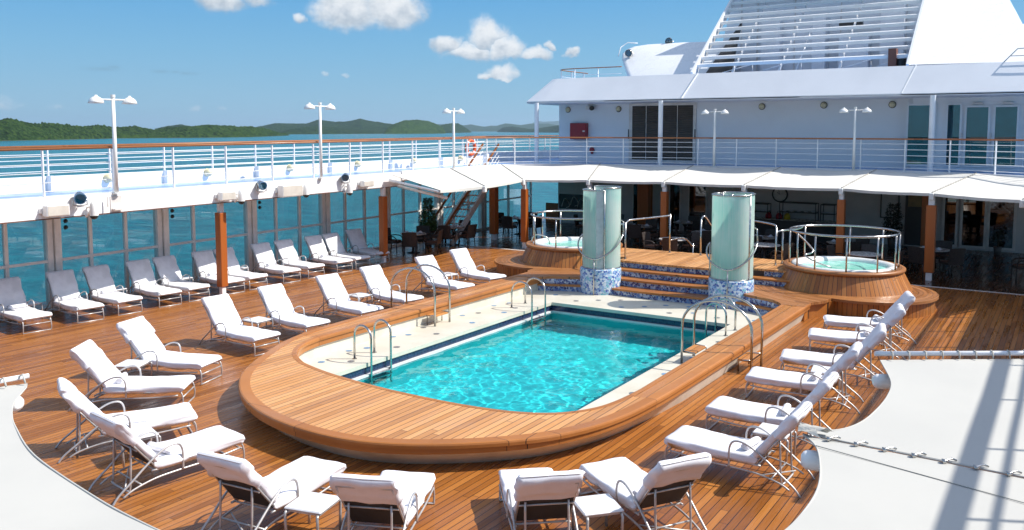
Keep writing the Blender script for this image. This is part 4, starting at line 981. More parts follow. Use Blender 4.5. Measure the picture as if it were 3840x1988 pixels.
for k in range(9):
    a, c = Vector(JO[k]), Vector(JO[k+1]); d, e = Vector(JI[k]), Vector(JI[k+1])
    t = thing('awning', AL[k], 'awning', group='white awning panels around the deck opening')
    random.seed(40+k)
    def fn_(u, v, off=0.0):
        p = a.lerp(c, u).lerp(d.lerp(e, u), v)
        mid = (a+c+d+e)/4; s4 = math.sin(math.pi*u)
        inw = (d.lerp(e, u)-a.lerp(c, u)); inw.z = 0; inw.normalize()
        p = p+inw*(0.16*s4*(1-v)**3) if k < 3 else p+inw*(0.07*s4*(1-v)**3)
        p.z -= s4*(0.035*(1-v)+0.085*v)+0.045*s4*math.sin(math.pi*v)
        p.z += 0.008*noise.noise(Vector((p.x*2.5, p.y*2.5, k)))
        return (p.x, p.y, p.z-off)
    b = MB(); b.grid(fn_, 18, 10); b.grid(lambda u, v: fn_(1-u, v, .012), 18, 10)
    b.build('cloth', 'awning_cloth', t)
    b = MB(); ed = [Vector(fn_(i/18, 0))-Vector((0, 0, .035)) for i in range(19)]
    b.grid(lambda u, v: tuple(Vector(fn_(u, 0))-Vector((0, 0, .085*v+.002))), 18, 1); b.grid(lambda u, v: tuple(Vector(fn_(1-u, 0))-Vector((0, 0, .085*v+.002))+Vector((0, .012, 0))), 18, 1); b.build('valance', 'awning_cloth', t)
    b = MB(); b.tube([Vector(fn_(1.0, j/10))+Vector((0, 0, .012)) for j in range(11)], .014, 6); b.build('seam_cord', 'sail_seam', t)
    b = MB(); b.tube([Vector(fn_(1.0, j/36.0))+Vector((.035*(-1)**j, 0, .02)) for j in range(1, 36)], .006, 4); b.build('lacing', 'sail_seam', t)
    b = MB(); p0, p1 = Vector(JO[k+1]), Vector(JI[k+1]); b.tube([p0-Vector((0, 0, .12)), p1-Vector((0, 0, .22))], .04, 8); b.build('support_arm', 'white_paint', t)
    b = MB(); b.box(p0.x-.07, p0.x+.07, p0.y-.09, p0.y+.05, p0.z-.22, p0.z-.0, .02); b.build('corner_bracket', 'lamp_white', t)
t = thing('awning_boom', 'pair of white booms holding out the free corner of the left awning', 'boom')
b = MB(); b.tube([(-20.1, 23.2, 2.95), (-17.6, 22.85, 2.66)], .05, 8); b.build('upper_boom', 'white_gloss', t)
b = MB(); b.tube([(-20.3, 23.9, 2.70), (-17.9, 23.6, 2.40)], .055, 8); b.build('lower_boom', 'white_gloss', t)
# ================================================================ COLUMNS
def column(x, y, label, w=.19, ztop=2.70, wood=(.26, 2.38)):
    t = thing('wooden_column', label, 'column', (x, y, 0), 0, 'teak clad columns with white ends')
    b = MB(); b.box(-w*.36, w*.36, -w*.36, w*.36, 0, ztop, .006); b.build('steel_core', 'white_gloss', t)
    b = MB(); b.box(-w/2-.02, w/2+.02, -w/2-.02, w/2+.02, wood[0], wood[1], .015); b.build('teak_cladding', 'column_teak', t)
    return t
column(-20.2, 16.05, 'nearest teak-clad column, standing between the sun loungers on the left')
column(-20.42, 23.2, 'teak-clad column beside the nearest dining table on the left')
column(-20.75, 30.7, 'teak-clad column right of the stairway', .26, 2.92, (.26, 2.9))
CJ = ['leftmost teak column under the awning corner by the left hot tub', None, None, 'teak column under the awning behind the bathing terrace', None, 'teak column behind the right hot tub', None]
for k, lab in ((2, 'teak column under the awning, left of the left hot tub'), (3, 'column hidden behind the left glass shower tower'), (4, 'teak column behind the middle of the bathing terrace, left of centre'), (5, 'teak column partly hidden by the right glass shower tower'), (6, 'teak column rising behind the left part of the right hot tub railing'), (7, 'teak column right of the right hot tub by the dark doorway')):
    x, y, z = JO[k]; column(x, y+.12, lab, .20 if k != 7 else .24)
column(-16.5, 36.9, 'dark teak column deep in the shade by the arched glass door', .5, 2.92, (.02, 2.9))
column(-4.5, 35.9, 'dark teak column in the shade left of the right doorway', .3, 2.92, (.35, 2.9))

# ================================================================ HOT TUBS
def hot_tub(cx, cy, label, mirror=False):
    t = thing('hot_tub', label, 'hot tub', (cx, cy, 0), R(180) if mirror else 0, 'round teak hot tubs')
    b = MB(); b.lathe([(1.78, .424), (1.52, .93)], n=64); b.build('teak_skirt', 'stave_teak', t)
    b = MB(); b.lathe([(1.50, .90), (1.585, .905), (1.605, .93), (1.60, .975), (1.57, .995), (1.36, 1.0), (1.36, .9)], n=64); b.build('teak_rim', 'ring_teak', t)
    b = MB(); b.lathe([(1.37, 1.0), (1.35, 1.03), (1.28, 1.04), (1.20, 1.02), (1.14, .95), (1.10, .78), (.98, .74), (.80, .74), (.72, .45), (.001, .43)], n=48); o = b.build('shell', 'spa_shell', t)
    b = MB(); b.lathe([(1.13, .925), (.9, .925), (.6, .925), (.3, .925), (.001, .925)], n=40)
    b.v = [(x, y, z+.012*noise.noise(Vector((x*4, y*4, cx)))) for x, y, z in b.v]; b.build('water', 'tub_water', t)
    # oval guard rail on posts
    b = MB(); b.tube([(1.42*math.cos(a*math.pi/32), 1.42*math.sin(a*math.pi/32), 1.93) for a in range(64)], .03, 10, closed=True); b.build('guard_rail', 'steel', t)
    for a in (-12, 12, 55, 95, 150, 197, 226, 252, 285, 318):
        b = MB(); b.tube([(1.42*math.cos(R(a)), 1.42*math.sin(R(a)), .98), (1.42*math.cos(R(a)), 1.42*math.sin(R(a)), 1.93)], .024, 8); b.build('post', 'steel', t)
    b = MB(); b.tube(cat_rom([(-1.30, -.70, 1.93), (-1.15, -.62, 1.88), (-.75, -.45, 1.45), (-.72, -.55, 1.33), (-.85, -.75, 1.27), (-.5, -1.0, 1.15), (-.12, -.85, 1.0)] if not mirror else [(1.2, .75, 1.0), (1.15, .72, 1.2), (1.0, .6, 1.27), (.75, .45, 1.15), (.7, .4, .95)], 5), .022, 8); b.build('entry_handrail', 'steel', t)
    return t
m, n, p = newmat('tub_water'); tcn = n.n('ShaderNodeTexCoord')
nz = n.noise(tcn.outputs['Object'], 2.2, 5, 0.6, 1.2)
n.set(p.inputs['Base Color'], n.mix(n.rng(nz, .4, .62), (0.16, 0.60, 0.48), (0.40, 0.78, 0.66))); p.inputs['Roughness'].default_value = 0.12
bump(n, p, nz, .5, .03); M['tub_water'] = m
hot_tub(-5.2, 25.0, 'round teak hot tub with steel guard rail at right, beside the pool')
hot_tub(-13.7, 25.0, 'round teak hot tub partly hidden by the left glass shower tower', True)
# terrace hand rails
def hrail(label, pts, posts, r=.028):
    t = thing('handrail', label, 'handrail')
    b = MB(); b.tube(cat_rom(pts, 5) if len(pts) > 2 else pts, r, 10); b.build('top_rail', 'steel', t)
    for (x, y, z0, z1) in posts:
        b = MB(); b.tube([(x, y, z0), (x, y, z1)], r*.92, 10); b.build('post', 'steel', t)
        b = MB(); b.cyl((x, y), .05, z0, z0+.012, 12); b.build('foot_plate', 'steel', t)
hrail('steel handrail crossing the terrace beside the left shower tower', [(-11.23, 23.75, 1.90), (-11.2, 23.85, 1.97), (-11.15, 24.0, 1.99), (-10.9, 24.9, 1.99), (-10.70, 25.7, 1.99), (-10.66, 25.8, 1.99)], [(-11.23, 23.72, .81, 1.93), (-10.66, 25.8, .81, 2.05)])
hrail('low steel rail running from the left hot tub to the terrace', [(-12.3, 24.6, 1.85), (-11.7, 24.1, 1.85), (-11.25, 23.8, 1.85)], [])
hrail('steel rail at the top of the rear terrace steps', [(-9.62, 25.8, 1.9), (-9.6, 25.86, 2.0), (-9.55, 25.98, 2.0), (-9.5, 26.3, 1.75), (-9.4, 26.9, 1.25), (-9.38, 27.0, .9), (-9.38, 27.0, .2)], [(-9.62, 25.78, .81, 1.93)])
hrail('steel rail dropping behind the terrace at the rear steps', [(-10.66, 25.8, 1.2), (-10.5, 26.6, 1.2), (-10.3, 26.9, .9)], [(-10.3, 26.9, 0, 1.0)], .024)
hrail('steel handrail from the right shower tower to the right hot tub', [(-8.1, 25.9, 1.98), (-7.6, 25.5, 1.98), (-7.2, 25.1, 1.98), (-7.08, 25.0, 1.95), (-7.05, 24.97, 1.85)], [(-7.05, 24.96, .81, 1.9), (-8.1, 25.9, .81, 1.98)])
hrail('short lower steel rail joining the right hot tub guard rail', [(-7.05, 24.97, 1.78), (-6.95, 25.3, 1.8), (-6.6, 25.5, 1.85), (-6.45, 25.55, 1.92)], [(-6.97, 25.35, .81, 1.8)])
# ================================================================ GLASS SHOWER TOWERS
def tower(cx, cy, label, a_off, lowz, left):
    t = thing('shower_tower', label, 'shower', (cx, cy, 0), 0, 'glass shower towers on mosaic drums')
    b = MB(); b.lathe([(.60, 0), (.60, .70), (.585, .73), (.5, .735), (.001, .735)], n=40); b.build('mosaic_drum', 'tower_mosaic', t)
    def shell(r, a0, a1, z0, z1, c=(0, 0), nm='glass_panel'):
        b = MB(); b.lathe([(r, z0), (r, z1)], c, 30, a0, a1); b.lathe([(r-.016, z1), (r-.016, z0)], c, 30, a0, a1); b.build(nm, 'frosted_glass', t)
        b = MB(); b.tube([(c[0]+r*math.cos(R(a0+(a1-a0)*k/30)), c[1]+r*math.sin(R(a0+(a1-a0)*k/30)), z1+.012) for k in range(31)], .022, 8); b.build('top_rim', 'steel', t)
        b = MB(); b.tube([(c[0]+r*math.cos(R(a0+(a1-a0)*k/30)), c[1]+r*math.sin(R(a0+(a1-a0)*k/30)), z0) for k in range(31)], .016, 6); b.build('bottom_rim', 'steel', t)
        for a in (a0, a1):
            b = MB(); q = (c[0]+r*math.cos(R(a)), c[1]+r*math.sin(R(a))); b.tube([(q[0], q[1], z0), (q[0], q[1], z1+.02)], .022, 8); b.build('edge_post', 'steel', t)
    if left:
        shell(.52, -210, -52, .75, 2.98); shell(.50, -62, 150, .75, 3.05, (.05, .06))
        b = MB(); b.lathe([(.525, .76), (.525, 2.97)], n=8, a0=-78, a1=-56); b.build('steel_strip', 'satin_tube', t)
        b = MB(); b.lathe([(.40, .75), (.40, 2.95)], n=24, a0=-135, a1=-75); b.build('inner_panel', 'satin_tube', t)
    else:
        shell(.54, -215, -15, .75, 2.98); shell(.50, -25, 150, .75, 3.0, (.05, .06))
    b = MB(); b.tube([(0, .1, .75), (0, .1, 2.9), (0, -.05, 3.0), (0, -.12, 2.95)], .022, 8); b.build('shower_pipe', 'steel', t)
    pts = []
    for i in range(25):
        th = R(-190+ (205)*i/24); z = lowz+.02+ (0.55 if th < R(-80) else .78)*abs(math.sin((th-R(-80))/2))**1.6*1.5
        pts.append((.66*math.cos(th), .66*math.sin(th), min(z, 2.1)))
    b = MB(); b.tube(pts, .024, 8); b.build('hoop_rail', 'steel', t)
    b = MB(); b.tube([(.66*math.cos(R(-80)), .66*math.sin(R(-80)), .0), (.66*math.cos(R(-80)), .66*math.sin(R(-80)), lowz+.02)], .02, 8); b.build('rail_leg', 'steel', t)
    q = pts[0]; b = MB(); b.tube([(q[0], q[1], .42), q], .02, 8); b.build('rail_leg', 'steel', t)
    q = pts[-1]; b = MB(); b.tube([q, (q[0]-.05, q[1]+.1, q[2]+.3), (q[0]-.12, q[1]+.1, q[2]+.35)], .02, 8); b.build('rail_end', 'steel', t)
tower(-11.40, 22.42, 'frosted glass shower tower on a mosaic drum, left of the steps', 0, 1.02, True)
tower(-7.56, 22.60, 'frosted glass shower tower on a mosaic drum, right of the steps', 0, 1.02, False)
# ================================================================ POOL LADDERS
def ladder(label, a, b_, gap, zt, za, zb, submerged=True):
    """two hoop rails from floor point a to pool point b_ (direction a->b), spaced along the side"""
    t = thing('pool_ladder', label, 'pool ladder', group='steel pool ladders')
    a = Vector(a); b_ = Vector(b_); d = (b_-a); L = d.length; d.normalize(); sd = Vector((0, 1, 0))*gap
    for k in (0, 1):
        o = a+sd*k; rr = L/2; P = [Vector((o.x, o.y, za))]
        zc = zt-rr*.9
        for i in range(13):
            th = math.pi*(1-i/12); P.append(Vector((o.x+d.x*(rr+rr*math.cos(th)), o.y+d.y*(rr+rr*math.cos(th)), zc+rr*.9*math.sin(th))))
        P.append(Vector((o.x+d.x*L, o.y+d.y*L, zb)))
        b = MB(); b.tube(P, .024, 10); b.build('hoop', 'steel', t)
        b = MB(); b.cyl((o.x, o.y), .05, za, za+.012, 12); b.build('foot_plate', 'steel', t)
    for z in ([-.26, -.52, -.8] if submerged else []):
        b = MB(); q = a+d*L; b.box(q.x-.10, q.x+.02, q.y-.0, q.y+gap, z-.02, z+.02, .008); b.build('rung', 'steel', t)
    return t
ladder('steel pool ladder nearest the curved platform, at the left pool edge', (-12.22, 12.95, 0), (-11.72, 12.90, 0), .60, .74, .008, -1.1)
ladder('steel pool ladder at the far left corner of the pool', (-12.31, 19.05, 0), (-11.62, 18.95, 0), .68, .74, .008, -1.1)
ladder('steel pool ladder at the far right pool edge behind the hoop steps', (-6.47, 19.05, 0), (-7.0, 19.2, 0), .66, .72, .008, -1.1)
def stile(label, xo, xi, y, gap, zfo, zfi):
    """big steel hoops over the coaming with a teak step each side"""
    t = thing('step_stile', label, 'steps', group='hooped steel steps over the coaming')
    for k in (0, 1):
        yy = y+gap*k; P = [(xo, yy, zfo)]; c = (xo+xi)/2; rr = abs(xo-xi)/2; sg = 1 if xi > xo else -1
        zc = 1.36-rr*.78
        for i in range(17):
            th = math.pi*(1-i/16); P.append((c+sg*rr*math.cos(th), yy, zc+rr*.78*math.sin(th)))
        P.append((xi, yy, zfi))
        b = MB(); b.tube(P, .026, 10); b.build('hoop', 'steel', t)
        for x, s_ in ((xo, -sg), (xi, sg)):
            b = MB(); b.tube([(x-s_*.26, yy+.03, .008), (x-s_*.26, yy+.03, .24), (x-s_*.02, yy+.03, .25)], .018, 8); b.build('step_leg', 'steel', t)
    for x, s_ in ((xo, -sg), (xi, sg)):
        b = MB(); x0, x1 = sorted((x-s_*.02, x-s_*.28)); b.box(x0, x1, y+.02, y+gap-.02, .22, .26, .006); b.build('step_board', 'coaming_teak', t)
stile('hooped steel steps over the left pool edge', -14.02, -12.66, 16.2, .58, 0, .008)
stile('hooped steel steps over the right pool edge', -5.02, -6.44, 16.3, .66, 0, .008)
# ================================================================ SUN LOUNGERS
def sweep_pad(path, w, th, ends=0.04, wr=0.012, seed=0.0, hang=0.0, nq=9, rnd=0.04, flare=0.0):
    """cushion swept along a side-view path [(x, z, thickness scale)]; rounded cross-section"""
    P = path; V = []; F = []
    cs = []
    hw = w/2
    sec = []
    for k in range(7): sec.append((-hw+rnd+(2*hw-2*rnd)*k/6, th/2, 0))
    for k in range(1, 4): a = math.pi/2*(1-k/4); sec.append((hw-rnd+rnd*math.cos(a), th/2-rnd+rnd*math.sin(a), 1))
    for k in range(0, 3): sec.append((hw, th/2-rnd-(th-2*rnd+hang)*(k+.5)/3, 1))
    sec.append((hw-.015, -th/2-hang, 1))
    for k in range(5): sec.append((hw-.05-(2*hw-.10)*k/4, -th/2, 2))
    sec.append((-hw+.015, -th/2-hang, -1))
    for k in range(2, -1, -1): sec.append((-hw, th/2-rnd-(th-2*rnd+hang)*(k+.5)/3, -1))
    for k in range(3, 0, -1): a = math.pi/2*(1-k/4); sec.append((-hw+rnd-rnd*math.cos(a), th/2-rnd+rnd*math.sin(a), -1))
    m_ = len(sec); n_ = len(P)
    for i, (x, z, s_) in enumerate(P):
        a = P[max(i-1, 0)]; c = P[min(i+1, n_-1)]; tx, tz = c[0]-a[0], c[1]-a[1]; l = math.hypot(tx, tz); tx /= l; tz /= l
        nxx, nz = -tz, tx
        e = min(1.0, i/1.5, (n_-1-i)/1.5) if ends else 1
        for (q, h, k) in sec:
            hh = h*s_*(0.35+0.65*min(1, e+.25)) if e < 1 else h*s_
            qq = q*(1-.03*(1-min(1, e)))*(1-(.06*(1-s_)**2 if s_ < 1 else 0))
            f_ = Vector((x*7+seed, q*5, h*9+z*6)); dd = noise.noise(f_)*wr*min(1, s_*s_*1.1)
            f2 = noise.noise(Vector((x*3+z*4+seed*2, h*14, 3.0+(1 if k > 0 else 0))))*wr*1.5*min(1, s_*s_*1.1)
            if k in (1, -1): qq += k*(dd*1.5+f2); hh += (f2*1.2 if h < -th*.3 else 0)
            elif k == 0: hh += dd*0.6
            if k == 2 and wr > .03: hh += (noise.noise(Vector((q*16+seed, x*1.3, z*1.3)))*.026+dd*.5)*min(1, s_)
            V.append((x+nxx*hh, qq, z+nz*hh))
    for i in range(n_-1):
        for k in range(m_): F.append((i*m_+k, i*m_+(k+1) % m_, (i+1)*m_+(k+1) % m_, (i+1)*m_+k))
    F.append(tuple(range(m_))); F.append(tuple((n_-1)*m_+k for k in range(m_-1, -1, -1)))
    F = [f[::-1] for f in F]
    return V, F
def lounger(ang, cloth, seed, hood=True, label='x', group='x'):
    t = thing('sun_lounger', label, 'sun lounger', group=group)
    A = R(ang); HX, HZ = 1.29, .335
    ca, sa = math.cos(A), math.sin(A); W = .31
    # seat pad: sags a little, foot end drops over the frame
    path = [(-.015, .335, .8), (.01, .355, 1), (.06, .366, 1)]+[(.06+1.16*k/9, .366-.016*math.sin(math.pi*k/9), 1) for k in range(1, 10)]+[(1.27, .362, .95), (1.31, .37, .8)]
    b = MB(); V, F = sweep_pad(path, .68, .10, seed=seed, hang=.03, wr=.019); b.add(V, F, True); b.build('seat_cushion', cloth, t)
    q = lambda s, h=0.0: (HX+s*ca-h*sa, HZ+.045+s*sa+h*ca)
    path = [(*q(-.02, .03), .8)]+[(*q(.02+(.60 if hood else .74)*k/9, .045), 1) for k in range(10)]+([(*q(.66, .04), .9)] if hood else [(*q(.79, .04), .9), (*q(.815, .02), .6)])
    b = MB(); V, F = sweep_pad(path, .66, .085, seed=seed+5, hang=.02 if hood else .0, wr=.012); b.add(V, F, True); b.build('back_cushion', cloth, t)
    if hood:  # towel pulled over the top of the backrest
        path = [(*q(.43, .024), .9)]+[(*q(.455+.29*k/9, .022), 1+.03*math.sin(k*1.7+seed)) for k in range(10)]+[(*q(.775, .022), .97), (*q(.80, .022), .90), (*q(.82, .022), .78), (*q(.834, .022), .62), (*q(.844, .022), .42), (*q(.849, .022), .18)]
        b = MB(); V, F = sweep_pad(path, .715, .135, seed=seed+9, hang=.0, wr=.034, rnd=.06, ends=0); b.add(V, F, True); b.build('towel_hood', cloth, t)
    else:
        path = [(*q(.66, .02), .9), (*q(.72, .022), 1), (*q(.785, .02), .95), (*q(.82, .01), .6)]
        b = MB(); V, F = sweep_pad(path, .69, .12, seed=seed+9, hang=.0, wr=.012, rnd=.05); b.add(V, F, True); b.build('head_cap', cloth, t)
    b = MB(); b.bar((HX+.02, 0, HZ), (HX+.56*ca, 0, HZ+.56*sa), .60, .008, (-sa, 0, ca)); b.build('back_sling', 'sling', t)
    # tubular frame
    b = MB(); r = .0135
    for s in (-1, 1):
        y = s*W
        b.tube(cat_rom([(.015, y*1.02, .0), (.0, y*1.02, .12), (.02, y, .26), (.09, y, .30), (.3, y, .295), (.9, y, .285), (1.35, y, .29)], 4), r, 8)
    b.tube([(.015, -W*1.02, .012), (.015, W*1.02, .012)], r, 8); b.tube([(.01, -W, .20), (.01, W, .20)], r*.9, 8)
    b.tube([(.6, -W, .287), (.6, W, .287)], r*.9, 6); b.tube([(1.3, -W, .29), (1.3, W, .29)], r, 6)
    b.build('seat_frame', 'satin_tube', t)
    for s in (-1, 1):
        y = s*(W+.035); b = MB()
        b.tube(cat_rom([(.93, y, .20), (.93, y, .34), (.935, y, .47), (.98, y, .555), (1.08, y, .575), (1.22, y, .53), (1.42, y, .40), (1.62, y, .24), (1.80, y, .10), (1.88, y, .0)], 4), r*1.1, 8)
        b.build('armrest', 'satin_tube', t)
        b = MB(); y = s*(W+.02); b.tube(cat_rom([(.08, y, .24), (.5, y, .205), (.93, y, .20), (1.3, y, .185), (1.6, y, .12), (1.74, y, .05)], 4), r, 8); b.build('lower_stretcher', 'satin_tube', t)
    b = MB()
    for s in (-1, 1):
        b.tube([(HX-.02, s*W, HZ-.03), (HX+.77*ca, s*W, HZ+.77*sa)], r, 8)
    b.tube([(HX+.77*ca, -W, HZ+.77*sa), (HX+.77*ca, W, HZ+.77*sa)], r, 8); b.tube([(HX+.35*ca+.02, -W, HZ+.35*sa), (HX+.35*ca+.02, W, HZ+.35*sa)], r, 8)
    b.build('back_frame', 'satin_tube', t)
    b = MB(); u = (HX+.45*ca, HZ+.45*sa-.02)
    b.tube(cat_rom([(u[0], -.24, u[1]), (1.60, -.24, .13), (1.63, -.21, .085), (1.63, 0, .075), (1.63, .21, .085), (1.60, .24, .13), (u[0], .24, u[1])], 4), r, 8)
    b.tube([(1.36, -W, .17), (1.66, W*.7, .12)], r*.8, 6); b.tube([(1.5, -.33, .16), (1.5, .33, .16)], r*.9, 6)
    b.build('prop_frame', 'satin_tube', t)
    return t
GP = 'white sun loungers around the pool platform'; GL_ = 'shaded sun loungers along the glass screen'
protoA = [lounger(51, 'towelling', 1.3+3*i, True, group=GP) for i in range(3)]
protoP = [lounger(51, 'towelling', 21.3+3*i, False, group=GP) for i in range(2)]
protoL = [lounger(58, 'old_canvas', 31.3+3*i, False, group=GL_) for i in range(2)]
def put_lounger(proto, i, foot, d, label, group):
    return place(proto[i % len(proto)], (foot[0], foot[1], 0), R(d), label, group)
PL = [((-12.62, 9.26), -144, protoA, 'white lounger with a rolled towel, left of the platform, above the bottom-left pair'), ((-13.42, 10.36), -163, protoA, 'white lounger beside a low table at far left, its back toward the left wall'),
      ((-14.08, 12.28), 177, protoP, 'white lounger facing the curved end of the platform, left of a side table'), ((-14.07, 13.74), 174, protoP, 'white lounger on the pool side just past the side table, second of its pair'),
      ((-14.05, 15.52), 172, protoP, 'white lounger behind the left hooped steps, nearer of its pair'), ((-14.07, 17.12), 171, protoP, 'white lounger whose foot disappears behind the left hooped steps'),
      ((-14.02, 19.32), 169, protoP, 'white lounger seen through the left hoops, second last by the pool'), ((-14.1, 21.06), 168, protoP, 'white lounger farthest along the pool side, before the left hot tub'),
      ((-11.3, 8.34), -117, protoA, 'white lounger seen from behind at left, farther of the bottom-left pair'), ((-9.98, 8.01), -98, protoA, 'white lounger seen from behind at left, nearer of the bottom-left pair'),
      ((-8.04, 7.93), -84, protoA, 'white lounger seen from behind, left of the bottom centre side table'), ((-6.85, 8.22), -66, protoA, 'white lounger seen from behind, right of the bottom centre-left side table'),
      ((-5.68, 9.09), -49, protoA, 'white lounger seen from behind, left of the bottom centre-right side table'), ((-4.98, 9.86), -32, protoA, 'white lounger seen from behind, right of the bottom centre-right side table'),
      ((-4.6, 11.42), -1, protoA, 'nearest white lounger of the right row, with a rolled towel'), ((-4.62, 13.06), 1, protoA, 'second nearest white lounger of the right row'),
      ((-4.67, 15.09), 6, protoA, 'white lounger third nearest in the right row'), ((-4.54, 16.7), 11, protoA, 'white lounger fourth nearest in the right row'),
      ((-4.55, 18.84), 13, protoA, 'white lounger second from the right hot tub'), ((-4.59, 20.39), 17, protoA, 'white lounger next to the right hot tub bench')]
for i, (f_, d_, pr_, lab) in enumerate(PL): put_lounger(pr_, i, f_, d_, lab, GP)
LL = [(9.27, 'cut off by the left photo edge'), (10.72, 'leftmost one seen almost whole'), (12.03, 'right of the leftmost small table'), (13.1, 'left of the second small table'), (14.28, 'right of the second small table'), (15.2, 'with its seat mostly in shade'), (16.42, 'partly hidden behind the nearest wooden column'), (17.28, 'just right of the nearest wooden column'), (18.6, 'right of the fourth small table'), (19.63, 'fifth from the dining area'), (20.92, 'third from the dining area'), (21.8, 'second from the dining area'), (23.05, 'last one, wholly in shade beside the second column')]
for i, (y, s_) in enumerate(LL):
    put_lounger(protoL, i, (-20.12 if i < 12 else -20.35, y), (172, 175, 173, 176, 174, 177, 174, 177, 173, 175, 173, 175, 170)[i], 'grey-shaded lounger by the glass screen, '+s_, GL_)
# rolled towels on seats
tw = thing('rolled_towel', 'x', 'towel', group='rolled towels on lounger seats')
b = MB(); b.tube([(0, -.2+.4*k/8, 0) for k in range(9)], .055, 14, rs=[.05, .056, .055, .057, .056, .057, .055, .056, .05])
b.v = [(x+.006*noise.noise(Vector((x*30, y*6, z*30))), y, z*.85+.004*noise.noise(Vector((x*20, y*9, z*20)))) for x, y, z in b.v]; b.build('roll', 'towelling', tw)
b = MB(); P = []
for k in range(28): a = k*.55; P.append((.006+.0017*k)*math.cos(a)); 
b.tube([((.004+.0017*k)*math.cos(k*.55), -.203, (.004+.0017*k)*math.sin(k*.55)) for k in range(28)], .0025, 4); b.build('spiral_edge', 'old_canvas', tw)
def towel_at(foot, d, s, q, label, turn=0):
    a = R(d); x = foot[0]+s*math.cos(a)-q*math.sin(a); y = foot[1]+s*math.sin(a)+q*math.cos(a)
    place(tw, (x, y, .465), a+R(turn), label)
TD = [(0, 1.12, .0, 8, 'rolled white towel on the lounger left of the platform with a raised back'), (9, 1.10, .05, 10, 'rolled white towel on the nearer lounger of the bottom-left pair'), (14, 1.12, -.02, -8, 'rolled white towel on the nearest lounger of the right row'), (15, 1.14, 0, 6, 'rolled white towel on the second lounger of the right row'),
      (16, 1.13, 0, -5, 'rolled white towel on the third lounger of the right row'), (13, 1.12, -.1, 30, 'rolled white towel on the lounger right of the centre-right table'), (18, 1.12, 0, 0, 'rolled white towel on the lounger second from the right hot tub'), (19, 1.12, 0, 6, 'rolled white towel on the lounger next to the right hot tub')]
for (i, s_, q_, tn, lab) in TD: towel_at(PL[i][0], PL[i][1], s_, q_, lab, tn)
for (i, lab) in ((1, 'rolled towel on the leftmost whole shaded lounger'), (2, 'rolled towel on the shaded lounger right of the first small table'), (3, 'rolled towel on the shaded lounger left of the second small table'), (6, 'rolled towel on the shaded lounger behind the nearest column'), (8, 'rolled towel on the shaded lounger right of the fourth small table'), (10, 'rolled towel on the third shaded lounger from the dining area')):
    towel_at((-20.12, LL[i][0]), 174, 1.13, .0, lab, 5*i-8)
# side tables
def side_table(label='x'):
    t = thing('side_table', label, 'side table', group='low white side tables between loungers')
    b = MB(); b.box(-.24, .24, -.24, .24, .375, .405, .012); b.build('table_top', 'table_plastic', t)
    b = MB(); b.box(-.225, .225, -.225, .225, .355, .374); b.build('apron', 'satin_tube', t)
    for sx_ in (-1, 1):
        for sy_ in (-1, 1):
            b = MB(); b.tube([(sx_*.235, sy_*.205, .365), (sx_*.255, sy_*.21, .34), (sx_*.25, sy_*.21, .2), (sx_*.24, sy_*.21, 0)], .017, 8); b.build('leg', 'satin_tube', t)
    return t
stt = side_table()
for (x, y, a, lab) in ((-14.46, 9.42, 28, 'white side table between the two left loungers beside the platform'), (-15.45, 13.22, 0, 'white side table between the third and fourth pool side loungers'), (-15.55, 16.7, -8, 'white side table behind the left hooped steps'), (-15.62, 20.6, -12, 'white side table between the two farthest pool side loungers'),
                       (-11.02, 7.2, -108, 'white side table between the bottom-left pair of loungers'), (-7.22, 6.92, -76, 'white side table at bottom centre-left between two loungers seen from behind'), (-4.42, 8.66, -42, 'white side table at bottom centre-right between two loungers seen from behind'),
                       (-3.42, 12.25, 0, 'white side table between the two nearest loungers of the right row'), (-3.55, 15.93, 8, 'white side table between the third and fourth loungers of the right row'), (-3.48, 19.75, 14, 'white side table between the two loungers by the right hot tub'),
                       (-21.75, 11.38, 0, 'leftmost small table between shaded loungers at the glass screen'), (-21.75, 13.7, 0, 'second small table between shaded loungers at the glass screen'), (-21.75, 15.82, 0, 'small table left of the nearest column between shaded loungers'), (-21.85, 17.95, 0, 'small table right of the nearest column between shaded loungers'), (-22.0, 20.28, 0, 'last small table between shaded loungers toward the dining area')):
    place(stt, (x, y, 0), R(a), lab)
